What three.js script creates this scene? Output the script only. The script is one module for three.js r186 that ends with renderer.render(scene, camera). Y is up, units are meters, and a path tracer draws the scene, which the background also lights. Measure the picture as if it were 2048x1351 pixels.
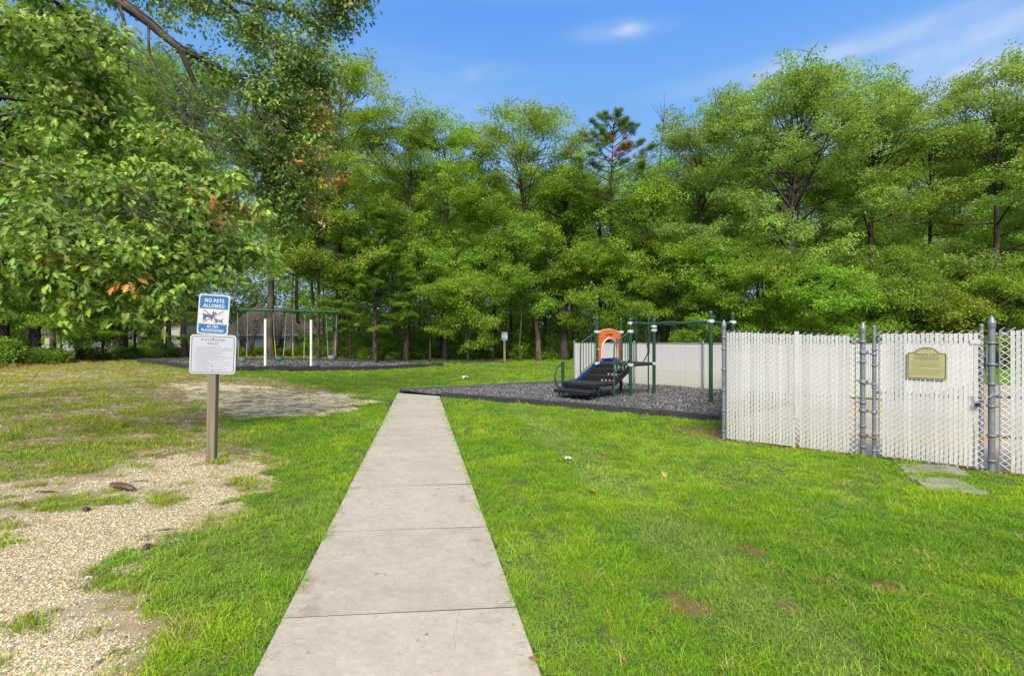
import * as THREE from 'three';
import { mergeGeometries } from 'three/addons/utils/BufferGeometryUtils.js';
import { RoundedBoxGeometry } from 'three/addons/geometries/RoundedBoxGeometry.js';

// ---------------------------------------------------------------- camera, sky, sun, exposure
const scene = new THREE.Scene();
const EXPOSURE = 1.8;
const F = 1022, EYE = 1.42;                                   // lens in pixels of a 2048 px wide frame; eye height in metres
const camera = new THREE.PerspectiveCamera(2 * Math.atan(675.5 / F) * 180 / Math.PI, 2048 / 1351, 0.05, 600);
camera.position.set(0, EYE, 0);
camera.lookAt(0, EYE, -10);
const renderer = new THREE.WebGLRenderer({ antialias: true });
renderer.toneMapping = THREE.LinearToneMapping;
renderer.toneMappingExposure = EXPOSURE;
renderer.shadowMap.enabled = true;
renderer.setSize(1024, 675);

const clamp = (x, a, b) => Math.min(b, Math.max(a, x)), lerp = (a, b, t) => a + (b - a) * t;
const sm = (a, b, x) => { const t = clamp((x - a) / (b - a), 0, 1); return t * t * (3 - 2 * t); };
function rng(seed) { let a = (seed * 2654435761) >>> 0; return () => { a = (a + 0x6d2b79f5) | 0; let t = Math.imul(a ^ (a >>> 15), 1 | a); t = (t + Math.imul(t ^ (t >>> 7), 61 | t)) ^ t; return ((t ^ (t >>> 14)) >>> 0) / 4294967296; }; }
function hash(x, y) { let h = Math.imul(x | 0, 374761393) + Math.imul(y | 0, 668265263); h = Math.imul(h ^ (h >>> 13), 1274126177); return ((h ^ (h >>> 16)) >>> 0) / 4294967296; }
function vnoise(x, y, p = 0) {
  const ix = Math.floor(x), iy = Math.floor(y), fx = x - ix, fy = y - iy, u = fx * fx * (3 - 2 * fx), v = fy * fy * (3 - 2 * fy);
  const w = p ? (i) => ((i % p) + p) % p : (i) => i;
  const a = hash(w(ix), w(iy)), b = hash(w(ix + 1), w(iy)), c = hash(w(ix), w(iy + 1)), d = hash(w(ix + 1), w(iy + 1));
  return a + (b - a) * u + (c - a) * v + (a - b - c + d) * u * v;
}
function fbm(x, y, o = 4, p = 0) { let s = 0, a = 0.5, n = 0; for (let i = 0; i < o; i++) { s += a * vnoise(x + i * 17, y + i * 31, p); n += a; a *= 0.5; x *= 2; y *= 2; p *= 2; } return s / n; }

{ // the sky: clear blue air, paler towards the horizon, with thin wisps of high cloud; a brighter unseen cloud veil overhead is added as fill light
  const W = 1024, Hh = 512, data = new Float32Array(W * Hh * 4);
  const stops = [[-0.02, 0.44, 0.60, 0.90], [0.12, 0.40, 0.575, 0.915], [0.24, 0.33, 0.56, 0.945], [0.38, 0.215, 0.465, 0.93], [0.54, 0.125, 0.36, 0.88], [0.8, 0.10, 0.31, 0.80], [1, 0.09, 0.29, 0.76]];
  const bearing = (px, py) => { const x = (px - 1024) / F, y = (675.5 - py) / F; return [Math.atan2(x, 1), Math.atan2(y, Math.hypot(x, 1))]; };
  const wisps = [[1256, 61, 0.030, 0.0052, 0.60, 0], [1240, 62, 0.055, 0.010, 0.22, 0], [950, 152, 0.022, 0.006, 0.16, 0], [960, 150, 0.06, 0.014, 0.10, 0.05], [1700, 100, 0.16, 0.012, 0.34, 0.03], [1960, 75, 0.15, 0.020, 0.30, 0.10], [2010, 140, 0.14, 0.028, 0.42, 0.06], [860, 210, 0.16, 0.05, 0.10, -0.1], [1960, 330, 0.2, 0.05, 0.3, 0]]
    .map(([x, y, w, h, a, tilt]) => [...bearing(x, y), w, h, a, tilt]);
  for (let r = 0; r < Hh; r++) {
    const el = ((r + 0.5) / Hh - 0.5) * Math.PI, s = Math.sin(el);
    let k = 0; while (k < stops.length - 2 && s > stops[k + 1][0]) k++;
    const t = clamp((s - stops[k][0]) / (stops[k + 1][0] - stops[k][0]), 0, 1);
    for (let c = 0; c < W; c++) {
      const ro = ((c + 0.5) / W - 0.5) * 2 * Math.PI, x = Math.cos(ro) * Math.cos(el), z = Math.sin(ro) * Math.cos(el);
      const az = Math.atan2(x, -z), o = (r * W + c) * 4;
      let col = [1, 2, 3].map((i) => lerp(stops[k][i], stops[k + 1][i], t));
      let cloud = 0, fillVeil = 0;
      for (const [wa, we, ww, wh, a, tilt] of wisps) {
        let da = az - wa; da = Math.atan2(Math.sin(da), Math.cos(da));
        const de = el - we - da * tilt;
        const n = 0.35 + 1.3 * fbm(az * 22 + el * 30 + 3, el * 130 - az * 12, 4);
        cloud = Math.max(cloud, a * n * Math.exp(-0.5 * ((da / ww) ** 2 + (de / wh) ** 2)));
      }
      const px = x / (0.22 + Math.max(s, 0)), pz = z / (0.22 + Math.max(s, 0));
      fillVeil = Math.max(0, 0.9 * sm(0.30, 0.62, fbm(px * 1.1 + pz * 0.5 + 31.2, pz * 2.2 + 8, 5)) * sm(0.52, 0.78, s));
      cloud = Math.min(cloud, 0.85) * (1 - fillVeil);
      if (s > -0.02) col = col.map((v, i) => lerp(lerp(v, [0.90, 0.92, 0.96][i], cloud), [1.5, 1.48, 1.46][i], fillVeil));
      else col = [0.12, 0.14, 0.08];
      data[o] = col[0] / EXPOSURE; data[o + 1] = col[1] / EXPOSURE; data[o + 2] = col[2] / EXPOSURE; data[o + 3] = 1;
    }
  }
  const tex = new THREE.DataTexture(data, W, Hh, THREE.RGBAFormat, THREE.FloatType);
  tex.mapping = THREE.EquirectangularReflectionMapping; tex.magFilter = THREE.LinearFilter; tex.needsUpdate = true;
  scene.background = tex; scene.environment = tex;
}
const sun = new THREE.DirectionalLight(new THREE.Color().setRGB(1, 0.89, 0.73), 3.7);
sun.position.set(-10, 74, 70); sun.target.position.set(0, 0, -18);
sun.castShadow = true; sun.shadow.radius = 55; sun.shadow.mapSize.set(4096, 4096);
Object.assign(sun.shadow.camera, { left: -60, right: 60, top: 60, bottom: -60, near: 1, far: 260 });
scene.add(sun, sun.target);

// ---------------------------------------------------------------- helpers
const used = new Map();
function numbered(n) { const k = used.get(n) || 0; used.set(n, k + 1); return k ? n + '_' + String(k).padStart(3, '0') : n; }
function tag(o, label, category, group, kind) {
  if (label) o.userData.label = label;
  if (category) o.userData.category = category;
  if (group) o.userData.group = group;
  if (kind) o.userData.kind = kind;
  return o;
}
function thing(name, label, category, [x, y, z] = [0, 0, 0], turn = 0, group) {
  const o = new THREE.Group(); o.name = numbered(name); o.position.set(x, y, z); o.rotation.y = turn;
  scene.add(o); return tag(o, label, category, group);
}
const V = (x, y, z) => new THREE.Vector3(x, y, z);
const UPV = V(0, 1, 0);
function clean(g) {
  for (const k of Object.keys(g.attributes)) if (!['position', 'normal', 'uv', 'color'].includes(k)) g.deleteAttribute(k);
  if (!g.attributes.uv) g.setAttribute('uv', new THREE.BufferAttribute(new Float32Array(g.attributes.position.count * 2), 2));
  if (!g.attributes.normal) g.computeVertexNormals();
  if (!g.index) g.setIndex([...Array(g.attributes.position.count).keys()]);
  g.morphAttributes = {}; g.clearGroups();
  return g;
}
function merged(list) { list = list.map(clean); return list.length === 1 ? list[0] : mergeGeometries(list); }
function obj(name, geo, material, parent = scene) {
  const m = new THREE.Mesh(Array.isArray(geo) ? merged(geo) : clean(geo), material);
  m.name = parent === scene ? numbered(name) : name; m.castShadow = m.receiveShadow = true; parent.add(m); return m;
}
function struct(name, geo, material, parent = scene) { const m = obj(name, geo, material, parent); if (parent === scene) m.userData.kind = 'structure'; return m; }
function stuff(name, geo, material, mats, colors, parent = scene, label, category) {
  const im = new THREE.InstancedMesh(clean(geo), material, mats.length);
  mats.forEach((m, i) => { im.setMatrixAt(i, m); if (colors) im.setColorAt(i, colors[i]); });
  im.name = parent === scene ? numbered(name) : name; im.castShadow = im.receiveShadow = true;
  if (parent === scene || !label) im.userData.kind = 'stuff';
  if (label) tag(im, label, category);
  parent.add(im); return im;
}
function box(w, h, d, x = 0, y = 0, z = 0, r = 0, ry = 0, rz = 0, rx = 0) {
  const g = r ? new RoundedBoxGeometry(w, h, d, 1, r) : new THREE.BoxGeometry(w, h, d);
  if (rz) g.rotateZ(rz); if (rx) g.rotateX(rx); if (ry) g.rotateY(ry); return g.translate(x, y, z);
}
function cyl(r0, r1, h, x, y, z, n = 12) { return new THREE.CylinderGeometry(r1, r0, h, n).translate(x, y + h / 2, z); }
function ball(r, x, y, z, sy = 1, n = 12) { return new THREE.SphereGeometry(r, n, Math.ceil(n / 2)).scale(1, sy, 1).translate(x, y, z); }
// a tapered tube along points; radii a number or a list
function tube(pts, rad, sides = 6, caps = true) {
  const P = pts.map((p) => (p.isVector3 ? p : V(...p))), R = Array.isArray(rad) ? rad : P.map(() => rad), pos = [], nor = [], uv = [], idx = [];
  let ref = null, len = 0;
  for (let i = 0; i < P.length; i++) {
    const T = V(0, 0, 0); if (i) T.add(P[i].clone().sub(P[i - 1]).normalize()); if (i < P.length - 1) T.add(P[i + 1].clone().sub(P[i]).normalize()); T.normalize();
    if (i) len += P[i].distanceTo(P[i - 1]);
    if (!ref) ref = Math.abs(T.y) > 0.9 ? V(1, 0, 0) : V(0, 1, 0);
    const A = ref.clone().addScaledVector(T, -ref.dot(T)).normalize(), B = T.clone().cross(A); ref = A;
    for (let s = 0; s <= sides; s++) {
      const a = s / sides * Math.PI * 2, n = A.clone().multiplyScalar(Math.cos(a)).addScaledVector(B, Math.sin(a));
      pos.push(P[i].x + n.x * R[i], P[i].y + n.y * R[i], P[i].z + n.z * R[i]); nor.push(n.x, n.y, n.z); uv.push(s / sides * R[0] * 6.28, len);
    }
  }
  const w = sides + 1;
  for (let i = 0; i < P.length - 1; i++) for (let s = 0; s < sides; s++) { const a = i * w + s; idx.push(a, a + 1, a + w, a + 1, a + w + 1, a + w); }
  if (caps) for (const [i, sgn] of [[0, -1], [P.length - 1, 1]]) {
    if (R[i] < 0.004 && sides < 8) continue;
    const T = (i ? P[i].clone().sub(P[i - 1]) : P[1].clone().sub(P[0])).normalize().multiplyScalar(sgn), c = pos.length / 3;
    pos.push(P[i].x, P[i].y, P[i].z); nor.push(T.x, T.y, T.z); uv.push(0, 0);
    for (let s = 0; s <= sides; s++) { const k = (i * w + s) * 3; pos.push(pos[k], pos[k + 1], pos[k + 2]); nor.push(T.x, T.y, T.z); uv.push(0, 0); }
    for (let s = 0; s < sides; s++) sgn > 0 ? idx.push(c, c + 1 + s, c + 2 + s) : idx.push(c, c + 2 + s, c + 1 + s);
  }
  const g = new THREE.BufferGeometry();
  g.setAttribute('position', new THREE.Float32BufferAttribute(pos, 3)); g.setAttribute('normal', new THREE.Float32BufferAttribute(nor, 3)); g.setAttribute('uv', new THREE.Float32BufferAttribute(uv, 2)); g.setIndex(idx);
  return g;
}
function curve(pts, n) { const c = new THREE.CatmullRomCurve3(pts.map((p) => (p.isVector3 ? p : V(...p)))); return c.getPoints(n); }
function tri(positions, index, uvs, colors) {
  const g = new THREE.BufferGeometry(); g.setAttribute('position', new THREE.Float32BufferAttribute(positions, 3));
  if (uvs) g.setAttribute('uv', new THREE.Float32BufferAttribute(uvs, 2));
  if (colors) g.setAttribute('color', new THREE.Float32BufferAttribute(colors, 3));
  g.setIndex(index); g.computeVertexNormals(); return g;
}
const mat4 = (p, q, s) => new THREE.Matrix4().compose(p, q, typeof s === 'number' ? V(s, s, s) : s);
const euler = (x, y, z, o = 'YXZ') => new THREE.Quaternion().setFromEuler(new THREE.Euler(x, y, z, o));
const lin = (r, g, b) => new THREE.Color().setRGB(r, g, b);
function std(c, roughness = 0.8, extra = {}) { return new THREE.MeshStandardMaterial({ color: lin(...c), roughness, ...extra }); }
// fn(u, v) -> [r, g, b] in 0..1 (sRGB when srgb) or a single number
function tex(w, h, fn, srgb = false, repeat) {
  const d = new Uint8Array(w * h * 4);
  for (let y = 0; y < h; y++) for (let x = 0; x < w; x++) { let c = fn((x + 0.5) / w, (y + 0.5) / h); if (typeof c === 'number') c = [c, c, c]; const o = (y * w + x) * 4; for (let k = 0; k < 3; k++) d[o + k] = clamp(c[k], 0, 1) * 255; d[o + 3] = 255; }
  const t = new THREE.DataTexture(d, w, h, THREE.RGBAFormat); t.magFilter = THREE.LinearFilter; t.wrapS = t.wrapT = THREE.RepeatWrapping; if (srgb) t.colorSpace = THREE.SRGBColorSpace; if (repeat) t.repeat.set(...repeat); t.needsUpdate = true; return t;
}
function canvasTex(w, h, draw) { const c = document.createElement('canvas'); c.width = w; c.height = h; draw(c.getContext('2d'), w, h); const t = new THREE.CanvasTexture(c); t.colorSpace = THREE.SRGBColorSpace; return t; }

// ---------------------------------------------------------------- lie of the land
// the lawn falls gently along the path to the playground; the worn ground under the trees on the left stays level
function H(x, z) {
  const d = -z, s = sm(-9, -2, x + 0.1775 * d);
  return -0.0166 * clamp(d, -6, 16) * s;
}
// where a line of sight through (px, py) of the 2048 x 1351 frame meets the ground: [x, z]
function on(px, py) {
  const k = (px - 1024) / F; let d = EYE * F / (py - 675.5);
  for (let i = 0; i < 30; i++) d = (EYE - H(k * d, -d)) * F / (py - 675.5);
  return [k * d, -d];
}
const side = (px, d) => (px - 1024) / F * d;                  // sideways distance of a bearing at distance d
const high = (py, d) => EYE + (675.5 - py) / F * d;
function sdPoly(x, z, P) {
  let d = 1e9, s = 1;
  for (let i = 0, j = P.length - 1; i < P.length; j = i++) {
    const [ax, az] = P[i], ex = P[j][0] - ax, ez = P[j][1] - az, wx = x - ax, wz = z - az, t = clamp((wx * ex + wz * ez) / (ex * ex + ez * ez), 0, 1), bx = wx - ex * t, bz = wz - ez * t;
    d = Math.min(d, bx * bx + bz * bz);
    const c1 = z >= az, c2 = z < P[j][1], c3 = ex * wz > ez * wx;
    if ((c1 && c2 && c3) || (!c1 && !c2 && !c3)) s = -s;
  }
  return s * Math.sqrt(d);
}
const poly = (list) => list.map(([a, b]) => on(a, b));
const PATH = { x: (d) => -0.715 - 0.1775 * d, w: 1.225 };
const wornP = poly([[-900, 1500], [190, 1420], [320, 1250], [235, 1180], [335, 1090], [485, 1030], [575, 945], [590, 905], [480, 872], [440, 845], [560, 838], [700, 822], [765, 805], [700, 785], [600, 765], [480, 752], [420, 744], [300, 727], [200, 721], [-900, 724]]);
const gravelP = poly([[-900, 1500], [190, 1420], [320, 1250], [235, 1180], [335, 1090], [485, 1030], [560, 960], [530, 925], [400, 903], [300, 912], [200, 940], [60, 960], [-300, 985], [-900, 1010]]);
const sandP = poly([[470, 838], [560, 838], [700, 824], [768, 806], [700, 788], [580, 776], [420, 764], [340, 768], [380, 795]]);
const woodsP = [...poly([[-900, 735], [0, 738], [110, 730], [200, 722], [300, 717.5], [480, 716.5], [700, 717.5], [900, 719.5], [1150, 719], [1500, 719]]), [60, -38], [90, -160], [-90, -160], [-90, -24]];
const bedP = [[-3.45, -15.55], [-2.0, -14.45], [3.95, -9.6], [7.0, -12.6], [7.2, -15.4], [2.4, -19.7], [1.9, -18.5]];
const swingP = poly([[275, 724.5], [430, 744], [886, 733], [800, 726.5], [560, 722.5]]);
const A = [3.2, -7.74], FD = [0.731, 0.682];                  // the near fence starts at A and runs along FD
const poolP = [[A[0] + 0.1, A[1] - 0.1], [9.5, -1.9], [16, -8], [17.5, -19], [10.1, -13.2], [7.2, -15.3]];
const brown = [[1368, 1212, 0.09], [1505, 1100, 0.06], [1572, 1212, 0.05], [1500, 1010, 0.04], [1440, 868, 0.5], [1790, 1180, 0.06], [1640, 1160, 0.05], [700, 905, 0.06]].map(([a, b, r]) => [...on(a, b), r]);
function field(x, z) {
  const n1 = fbm(x * 0.55, z * 0.55, 3), n2 = fbm(x * 1.9 + 9, z * 1.9, 4), n3 = fbm(x * 6.5, z * 6.5 + 4, 3), d = Math.hypot(x, z), far = 1 + Math.max(0, d - 6) * 0.12;
  const wob = ((n2 - 0.5) * 1.1 + (n3 - 0.5) * 0.4) * far;
  const rel = x + 0.715 - 0.1775 * z;                          // metres right of the path's left edge
  const worn = sm(-0.1, 0.18, -sdPoly(x, z, wornP) + wob * 0.8) * sm(-0.12, -0.4, rel);
  const gravel = worn * sm(-0.1, 0.2, -sdPoly(x, z, gravelP) + wob * 0.9);
  const sand = worn * sm(0.0, 0.35, -sdPoly(x, z, sandP) + wob * 0.8) * sm(0.34, 0.56, n2 * 0.45 + n3 * 0.55);
  const woods = sm(-0.3, 1.2, -sdPoly(x, z, woodsP) + (n1 - 0.5) * 3 + (n2 - 0.5) * 1.2);
  let thatch = 0; for (const [bx, bz, r] of brown) thatch = Math.max(thatch, 1 - sm(r * 0.5, r * 1.15, Math.hypot(x - bx, (z - bz) * 0.8) + (n3 - 0.5) * r * 2.4 + (n2 - 0.5) * r * 1.6));
  // grass cover
  let g = 1;
  const tuft = sm(0.56, 0.72, n2 * 0.55 + n3 * 0.45);
  g = lerp(g, clamp(0.24 + (n2 - 0.5) * 2.4 + (n3 - 0.5) * 1.5, 0.02, 0.85), worn);
  g = lerp(g, tuft * 0.75, gravel); g = lerp(g, tuft * 0.4, sand); g = lerp(g, 0.02, woods); g = lerp(g, 0.3, thatch);
  g *= 1 - 0.35 * sm(0.62, 0.76, n3) * (1 - worn);
  const mulch = Math.max(-sdPoly(x, z, bedP), -sdPoly(x, z, swingP)), pool = -sdPoly(x, z, poolP);
  if (mulch > -0.04 || pool > 0.02) g = 0;
  return { g, worn, gravel, sand, woods, thatch, n1, n2, n3, rel, mulch, pool };
}
// ---------------------------------------------------------------- ground
const X0 = -26, X1 = 16, Z0 = -46, Z1 = 4;
{
  const w = 1340, h = 1600, d = new Uint8Array(w * h * 4), enc = (v) => Math.round(255 * (v <= 0.0031308 ? 12.92 * v : 1.055 * Math.pow(v, 1 / 2.4) - 0.055));
  const mix = (a, b, t) => { a[0] = lerp(a[0], b[0], t); a[1] = lerp(a[1], b[1], t); a[2] = lerp(a[2], b[2], t); };
  for (let j = 0; j < h; j++) for (let i = 0; i < w; i++) {
    const x = lerp(X0, X1, (i + 0.5) / w), z = lerp(Z1, Z0, (j + 0.5) / h), f = field(x, z), fine = hash(i, j), f2 = hash(i >> 1, j + 7);
    const c = [0.055, 0.095, 0.012];                             // soil and thatch seen between blades
    mix(c, [0.085, 0.125, 0.02], sm(0.3, 0.7, f.n2)); mix(c, [0.055, 0.085, 0.018], 0.6 * sm(0.6, 0.75, f.n3));
    const bare = [0.21, 0.155, 0.06]; mix(bare, [0.38, 0.30, 0.17], sm(0.4, 0.65, f.n3)); mix(bare, [0.10, 0.07, 0.035], 0.7 * sm(0.55, 0.7, f.n3 * 0.5 + f2 * 0.5)); mix(bare, [0.19, 0.17, 0.035], sm(0.42, 0.6, f.n2)); if (fine > 0.93) mix(bare, [0.62, 0.56, 0.45], 0.8);
    mix(c, bare, f.worn * (1 - f.g * 0.65));
    const pebble = [0.33, 0.26, 0.155]; mix(pebble, [0.50, 0.415, 0.27], f2); mix(pebble, [0.22, 0.16, 0.10], fine * fine * 0.8); mix(pebble, [0.46, 0.385, 0.275], sm(0.5, 0.66, f.n2));
    mix(c, pebble, f.gravel * (1 - f.g * 0.5)); mix(c, [0.27, 0.205, 0.12], f.gravel * 0.8 * sm(0.5, 0.66, f.n1 * 0.4 + f.n2 * 0.6));
    mix(c, lerp(0, 1, f2) > 0.5 ? [0.80, 0.69, 0.53] : [0.68, 0.58, 0.43], f.sand * 0.92);
    const leafy = [0.13, 0.075, 0.032]; mix(leafy, [0.20, 0.11, 0.045], f2 * fine); mix(leafy, [0.05, 0.085, 0.018], sm(0.5, 0.7, f.n2)); mix(leafy, [0.04, 0.03, 0.018], sm(0.55, 0.8, f.n1));
    mix(c, leafy, f.woods);
    mix(c, [0.20, 0.14, 0.05], f.thatch * 0.7); const edge = sm(-1.6, -0.2, -sdPoly(x, z, woodsP) + (f.n2 - 0.5) * 2.5) * (x < -6 || z < -30 ? 1 : 0); mix(c, [0.24, 0.115, 0.04], edge * 0.75);
    if (f.rel > -0.06 && f.rel < PATH.w + 0.06 && z > -15.3) mix(c, [0.03, 0.028, 0.02], 0.9);
    if (f.mulch > -0.03) mix(c, [0.05, 0.05, 0.05], 1);
    if (f.pool > -0.15) mix(c, [0.26, 0.19, 0.10], 0.9);
    const k = (0.88 + 0.24 * fine) * 0.84, o = (j * w + i) * 4;
    for (let q = 0; q < 3; q++) d[o + q] = enc(Math.min(1, c[q] * k)); d[o + 3] = 255;
  }
  const map = new THREE.DataTexture(d, w, h, THREE.RGBAFormat); map.colorSpace = THREE.SRGBColorSpace; map.magFilter = THREE.LinearFilter; map.needsUpdate = true;
  const bump = tex(512, 512, (u, v) => 0.55 * fbm(u * 24, v * 24, 4, 24) + 0.45 * hash(u * 512, v * 512), false, [(X1 - X0) / 1.1, (Z1 - Z0) / 1.1]);
  const ax = [], az = [];
  for (let x = -170; x <= 170; x += Math.abs(x) < 20 ? 0.5 : Math.abs(x) < 50 ? 3 : 15) ax.push(x);
  for (let z = 30; z >= -260; z -= z < 4 && z > -24 ? 0.5 : z > -60 ? 3 : 20) az.push(z);
  const pos = [], uv = [], idx = [];
  for (const z of az) for (const x of ax) { pos.push(x, H(x, z), z); uv.push(clamp((x - X0) / (X1 - X0), 0.001, 0.999), clamp((z - Z1) / (Z0 - Z1), 0.001, 0.999)); }
  for (let j = 0; j < az.length - 1; j++) for (let i = 0; i < ax.length - 1; i++) { const a = j * ax.length + i; idx.push(a, a + 1, a + ax.length, a + 1, a + ax.length + 1, a + ax.length); }
  struct('ground', tri(pos, idx, uv), std([1, 1, 1], 0.95, { map, bumpMap: bump, bumpScale: 0.012 }));
}

// ---------------------------------------------------------------- concrete path, slab by slab
{
  const root = new THREE.Group(); root.name = 'path'; root.userData.kind = 'structure'; scene.add(root);
  const mk = (seed, tone) => {
    const blotch = (u, v) => fbm(u * 5 + seed, v * 5, 4, 0), R = rng(seed * 7 + 3), spots = [...Array(16)].map(() => [R(), R(), 0.004 + R() * 0.012, R()]);
    return tex(512, 512, (u, v) => {
      let k = 0.90 + 0.10 * (blotch(u, v) - 0.5) + 0.10 * (fbm(u * 34, v * 34, 3) - 0.5) + 0.07 * (hash(u * 512 + seed, v * 512) - 0.5), warm = 0;
      const e = Math.min(u, 1 - u); const dirt = sm(0.62, 0.8, fbm(u * 9 + seed * 3, v * 9 + 5, 4)) * (1 - sm(0.0, 0.28, e)); k -= dirt * 0.13; warm += dirt * 0.05;
      for (const [a, b, r, s] of spots) { const q = 1 - sm(r * 0.5, r, Math.hypot(u - a, v - b) + (hash(u * 90, v * 90) - 0.5) * r * 0.5); k -= q * 0.25 * s; warm += q * 0.05 * s; }
      if (hash(u * 512 + 9, v * 512 + seed) > 0.995) k -= 0.18;
      if (seed % 3 === 0) { const q = Math.abs(u - 0.66 - 0.18 * (v - 0.5) - 0.05 * (fbm(v * 7, seed, 3) - 0.5)); if (q < 0.0012 && v > 0.72) k -= 0.16; }
      return [(k + warm * 0.4) * 0.705 * tone, (k - warm * 0.15) * 0.672 * tone, (k - warm) * 0.616 * tone];
    }, true);
  };
  const maps = [1, 2, 3, 4, 5, 6].map((s) => mk(s, [1, 0.985, 1.01, 0.975, 1.0, 0.99][s - 1]));
  const bump = tex(256, 256, (u, v) => 0.5 * fbm(u * 60, v * 60, 3, 60) + 0.5 * hash(u * 256, v * 256));
  const mats = maps.map((map) => std([1, 1, 1], 0.86, { map, bumpMap: bump, bumpScale: 0.0025 }));
  const jointMat = std([0.045, 0.04, 0.034], 0.95);
  const L = 1.2235, joint = 0.009;
  for (let k = -3; k <= 10; k++) {
    const d0 = 2.69 + L * k, d1 = d0 + L; if (d0 > 15.2) break;
    const corners = (d, r) => { const dd = d + 0.11 * (r - 0.5); return [PATH.x(dd) + PATH.w * r, dd]; };
    let q = [corners(d0 + joint / 2, 0), corners(d0 + joint / 2, 1), corners(d1 - joint / 2, 1), corners(d1 - joint / 2, 0)];
    if (d1 > 14.3) q = k === 10 ? null : [q[0], q[1], [PATH.x(14.42) + PATH.w, 14.42], [PATH.x(15.38), 15.38]];
    if (!q) break;
    const up = 0.022 + (k === 2 ? 0.006 : 0), b = 0.0015, pos = [], uv = [], idx = [], cx = q.reduce((s, p) => s + p[0], 0) / 4, cz = q.reduce((s, p) => s + p[1], 0) / 4;
    const ring = (sh, y) => q.forEach(([x, dd], i) => { const fx = cx + (x - cx) * (1 - sh), fz = cz + (dd - cz) * (1 - sh); pos.push(fx, H(fx, -fz) * 0 - 0.0166 * clamp(fz, -6, 16) + y, -fz); uv.push([0, 1, 1, 0][i], [0, 0, 1, 1][i]); });
    ring(0, -0.1); ring(0, up - b); ring(0.0015, up); ring(0.0015, up);
    for (const r of [0, 4]) for (let i = 0; i < 4; i++) { const a = r + i, n = r + (i + 1) % 4; idx.push(a, n, a + 4, n, n + 4, a + 4); }
    idx.push(12, 13, 14, 12, 14, 15);
    obj('slab', tri(pos, idx, uv), mats[(k + 9) % 6], root);
    const [ja, jb] = [corners(d0, 0), corners(d0, 1)], jl = Math.hypot(jb[0] - ja[0], jb[1] - ja[1]), jm = obj('joint', box(jl - 0.01, 0.06, 0.0105), jointMat, root);
    jm.position.set((ja[0] + jb[0]) / 2, -0.0166 * clamp((ja[1] + jb[1]) / 2, -6, 16) + 0.022 - 0.031, -(ja[1] + jb[1]) / 2); jm.rotation.y = Math.atan2(jb[1] - ja[1], jb[0] - ja[0]);
  }
}

// ---------------------------------------------------------------- rubber mulch beds with timber edging
const mulchMap = tex(512, 512, (u, v) => { const a = hash(u * 170, v * 170), b = hash(u * 256 + 5, v * 256), k = 0.18 + 0.2 * a * a + 0.24 * Math.pow(b, 3) + 0.1 * fbm(u * 8, v * 8, 3, 8); return [k, k, k * 1.03]; }, true);
const mulchBump = tex(512, 512, (u, v) => 0.5 * hash(u * 170, v * 170) + 0.5 * fbm(u * 60, v * 60, 3, 60));
const mulchMat = std([1, 1, 1], 0.85, { map: mulchMap, bumpMap: mulchBump, bumpScale: 0.02 });
const chipGeo = [0, 1, 2].map((s) => { const g = new THREE.BoxGeometry(0.045, 0.012, 0.018, 1, 1, 1), p = g.attributes.position, R = rng(s + 91), off = new Map(); for (let i = 0; i < p.count; i++) { const k = [p.getX(i), p.getY(i), p.getZ(i)].map((v) => Math.sign(v)).join(); if (!off.has(k)) off.set(k, [(R() - 0.5) * 0.016, (R() - 0.5) * 0.008, (R() - 0.5) * 0.01]); const o = off.get(k); p.setXYZ(i, p.getX(i) + o[0], p.getY(i) + o[1], p.getZ(i) + o[2]); } g.computeVertexNormals(); return g; });
function mulchBed(P, lift, cell, perM2, size, seed, label) {
  const xs = P.map((p) => p[0]), zs = P.map((p) => p[1]), x0 = Math.min(...xs), x1 = Math.max(...xs), z0 = Math.min(...zs), z1 = Math.max(...zs);
  const pos = [], uv = [], idx = [], at = new Map(), R = rng(seed);
  const bump = (x, z) => lift + 0.05 * (fbm(x * 1.3, z * 1.3, 3) - 0.5);
  const vert = (i, j) => { const k = i + '_' + j; if (!at.has(k)) { const x = x0 + i * cell, z = z0 + j * cell; at.set(k, pos.length / 3); pos.push(x, H(x, z) + bump(x, z), z); uv.push(x, z); } return at.get(k); };
  for (let i = 0; x0 + i * cell < x1; i++) for (let j = 0; z0 + j * cell < z1; j++) {
    if (sdPoly(x0 + (i + 0.5) * cell, z0 + (j + 0.5) * cell, P) > 0.02) continue;
    const a = vert(i, j), b = vert(i + 1, j), c = vert(i, j + 1), d = vert(i + 1, j + 1); idx.push(a, c, b, b, c, d);
  }
  struct('mulch_ground', tri(pos, idx, uv), mulchMat);
  const mats = [[], [], []], cols = [[], [], []], n = (x1 - x0) * (z1 - z0) * perM2;
  for (let i = 0; i < n; i++) {
    const x = lerp(x0, x1, R()), z = lerp(z0, z1, R()); if (sdPoly(x, z, P) > -0.04) continue;
    const v = i % 3, k = R() < 0.2 ? 0.15 + R() * 0.18 : Math.pow(R(), 2) * 0.15 + 0.014;
    mats[v].push(mat4(V(x, H(x, z) + bump(x, z) + 0.006 + R() * 0.012, z), euler((R() - 0.5) * 1.1, R() * 6.28, (R() - 0.5) * 1.1), size * (0.6 + R() * 0.8))); cols[v].push(lin(k, k, k * 1.06));
  }
  mats.forEach((m, v) => { if (m.length) stuff('rubber_mulch', chipGeo[v], std([1, 1, 1], 0.55), m, cols[v], scene, label, 'mulch'); });
}
mulchBed(bedP, 0.075, 0.12, 1150, 0.7, 5, 'loose dark rubber mulch filling the bed under the climbing frame');
mulchBed(swingP, 0.07, 0.2, 150, 1.7, 6, 'loose dark rubber mulch filling the bed under the swings');
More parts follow.
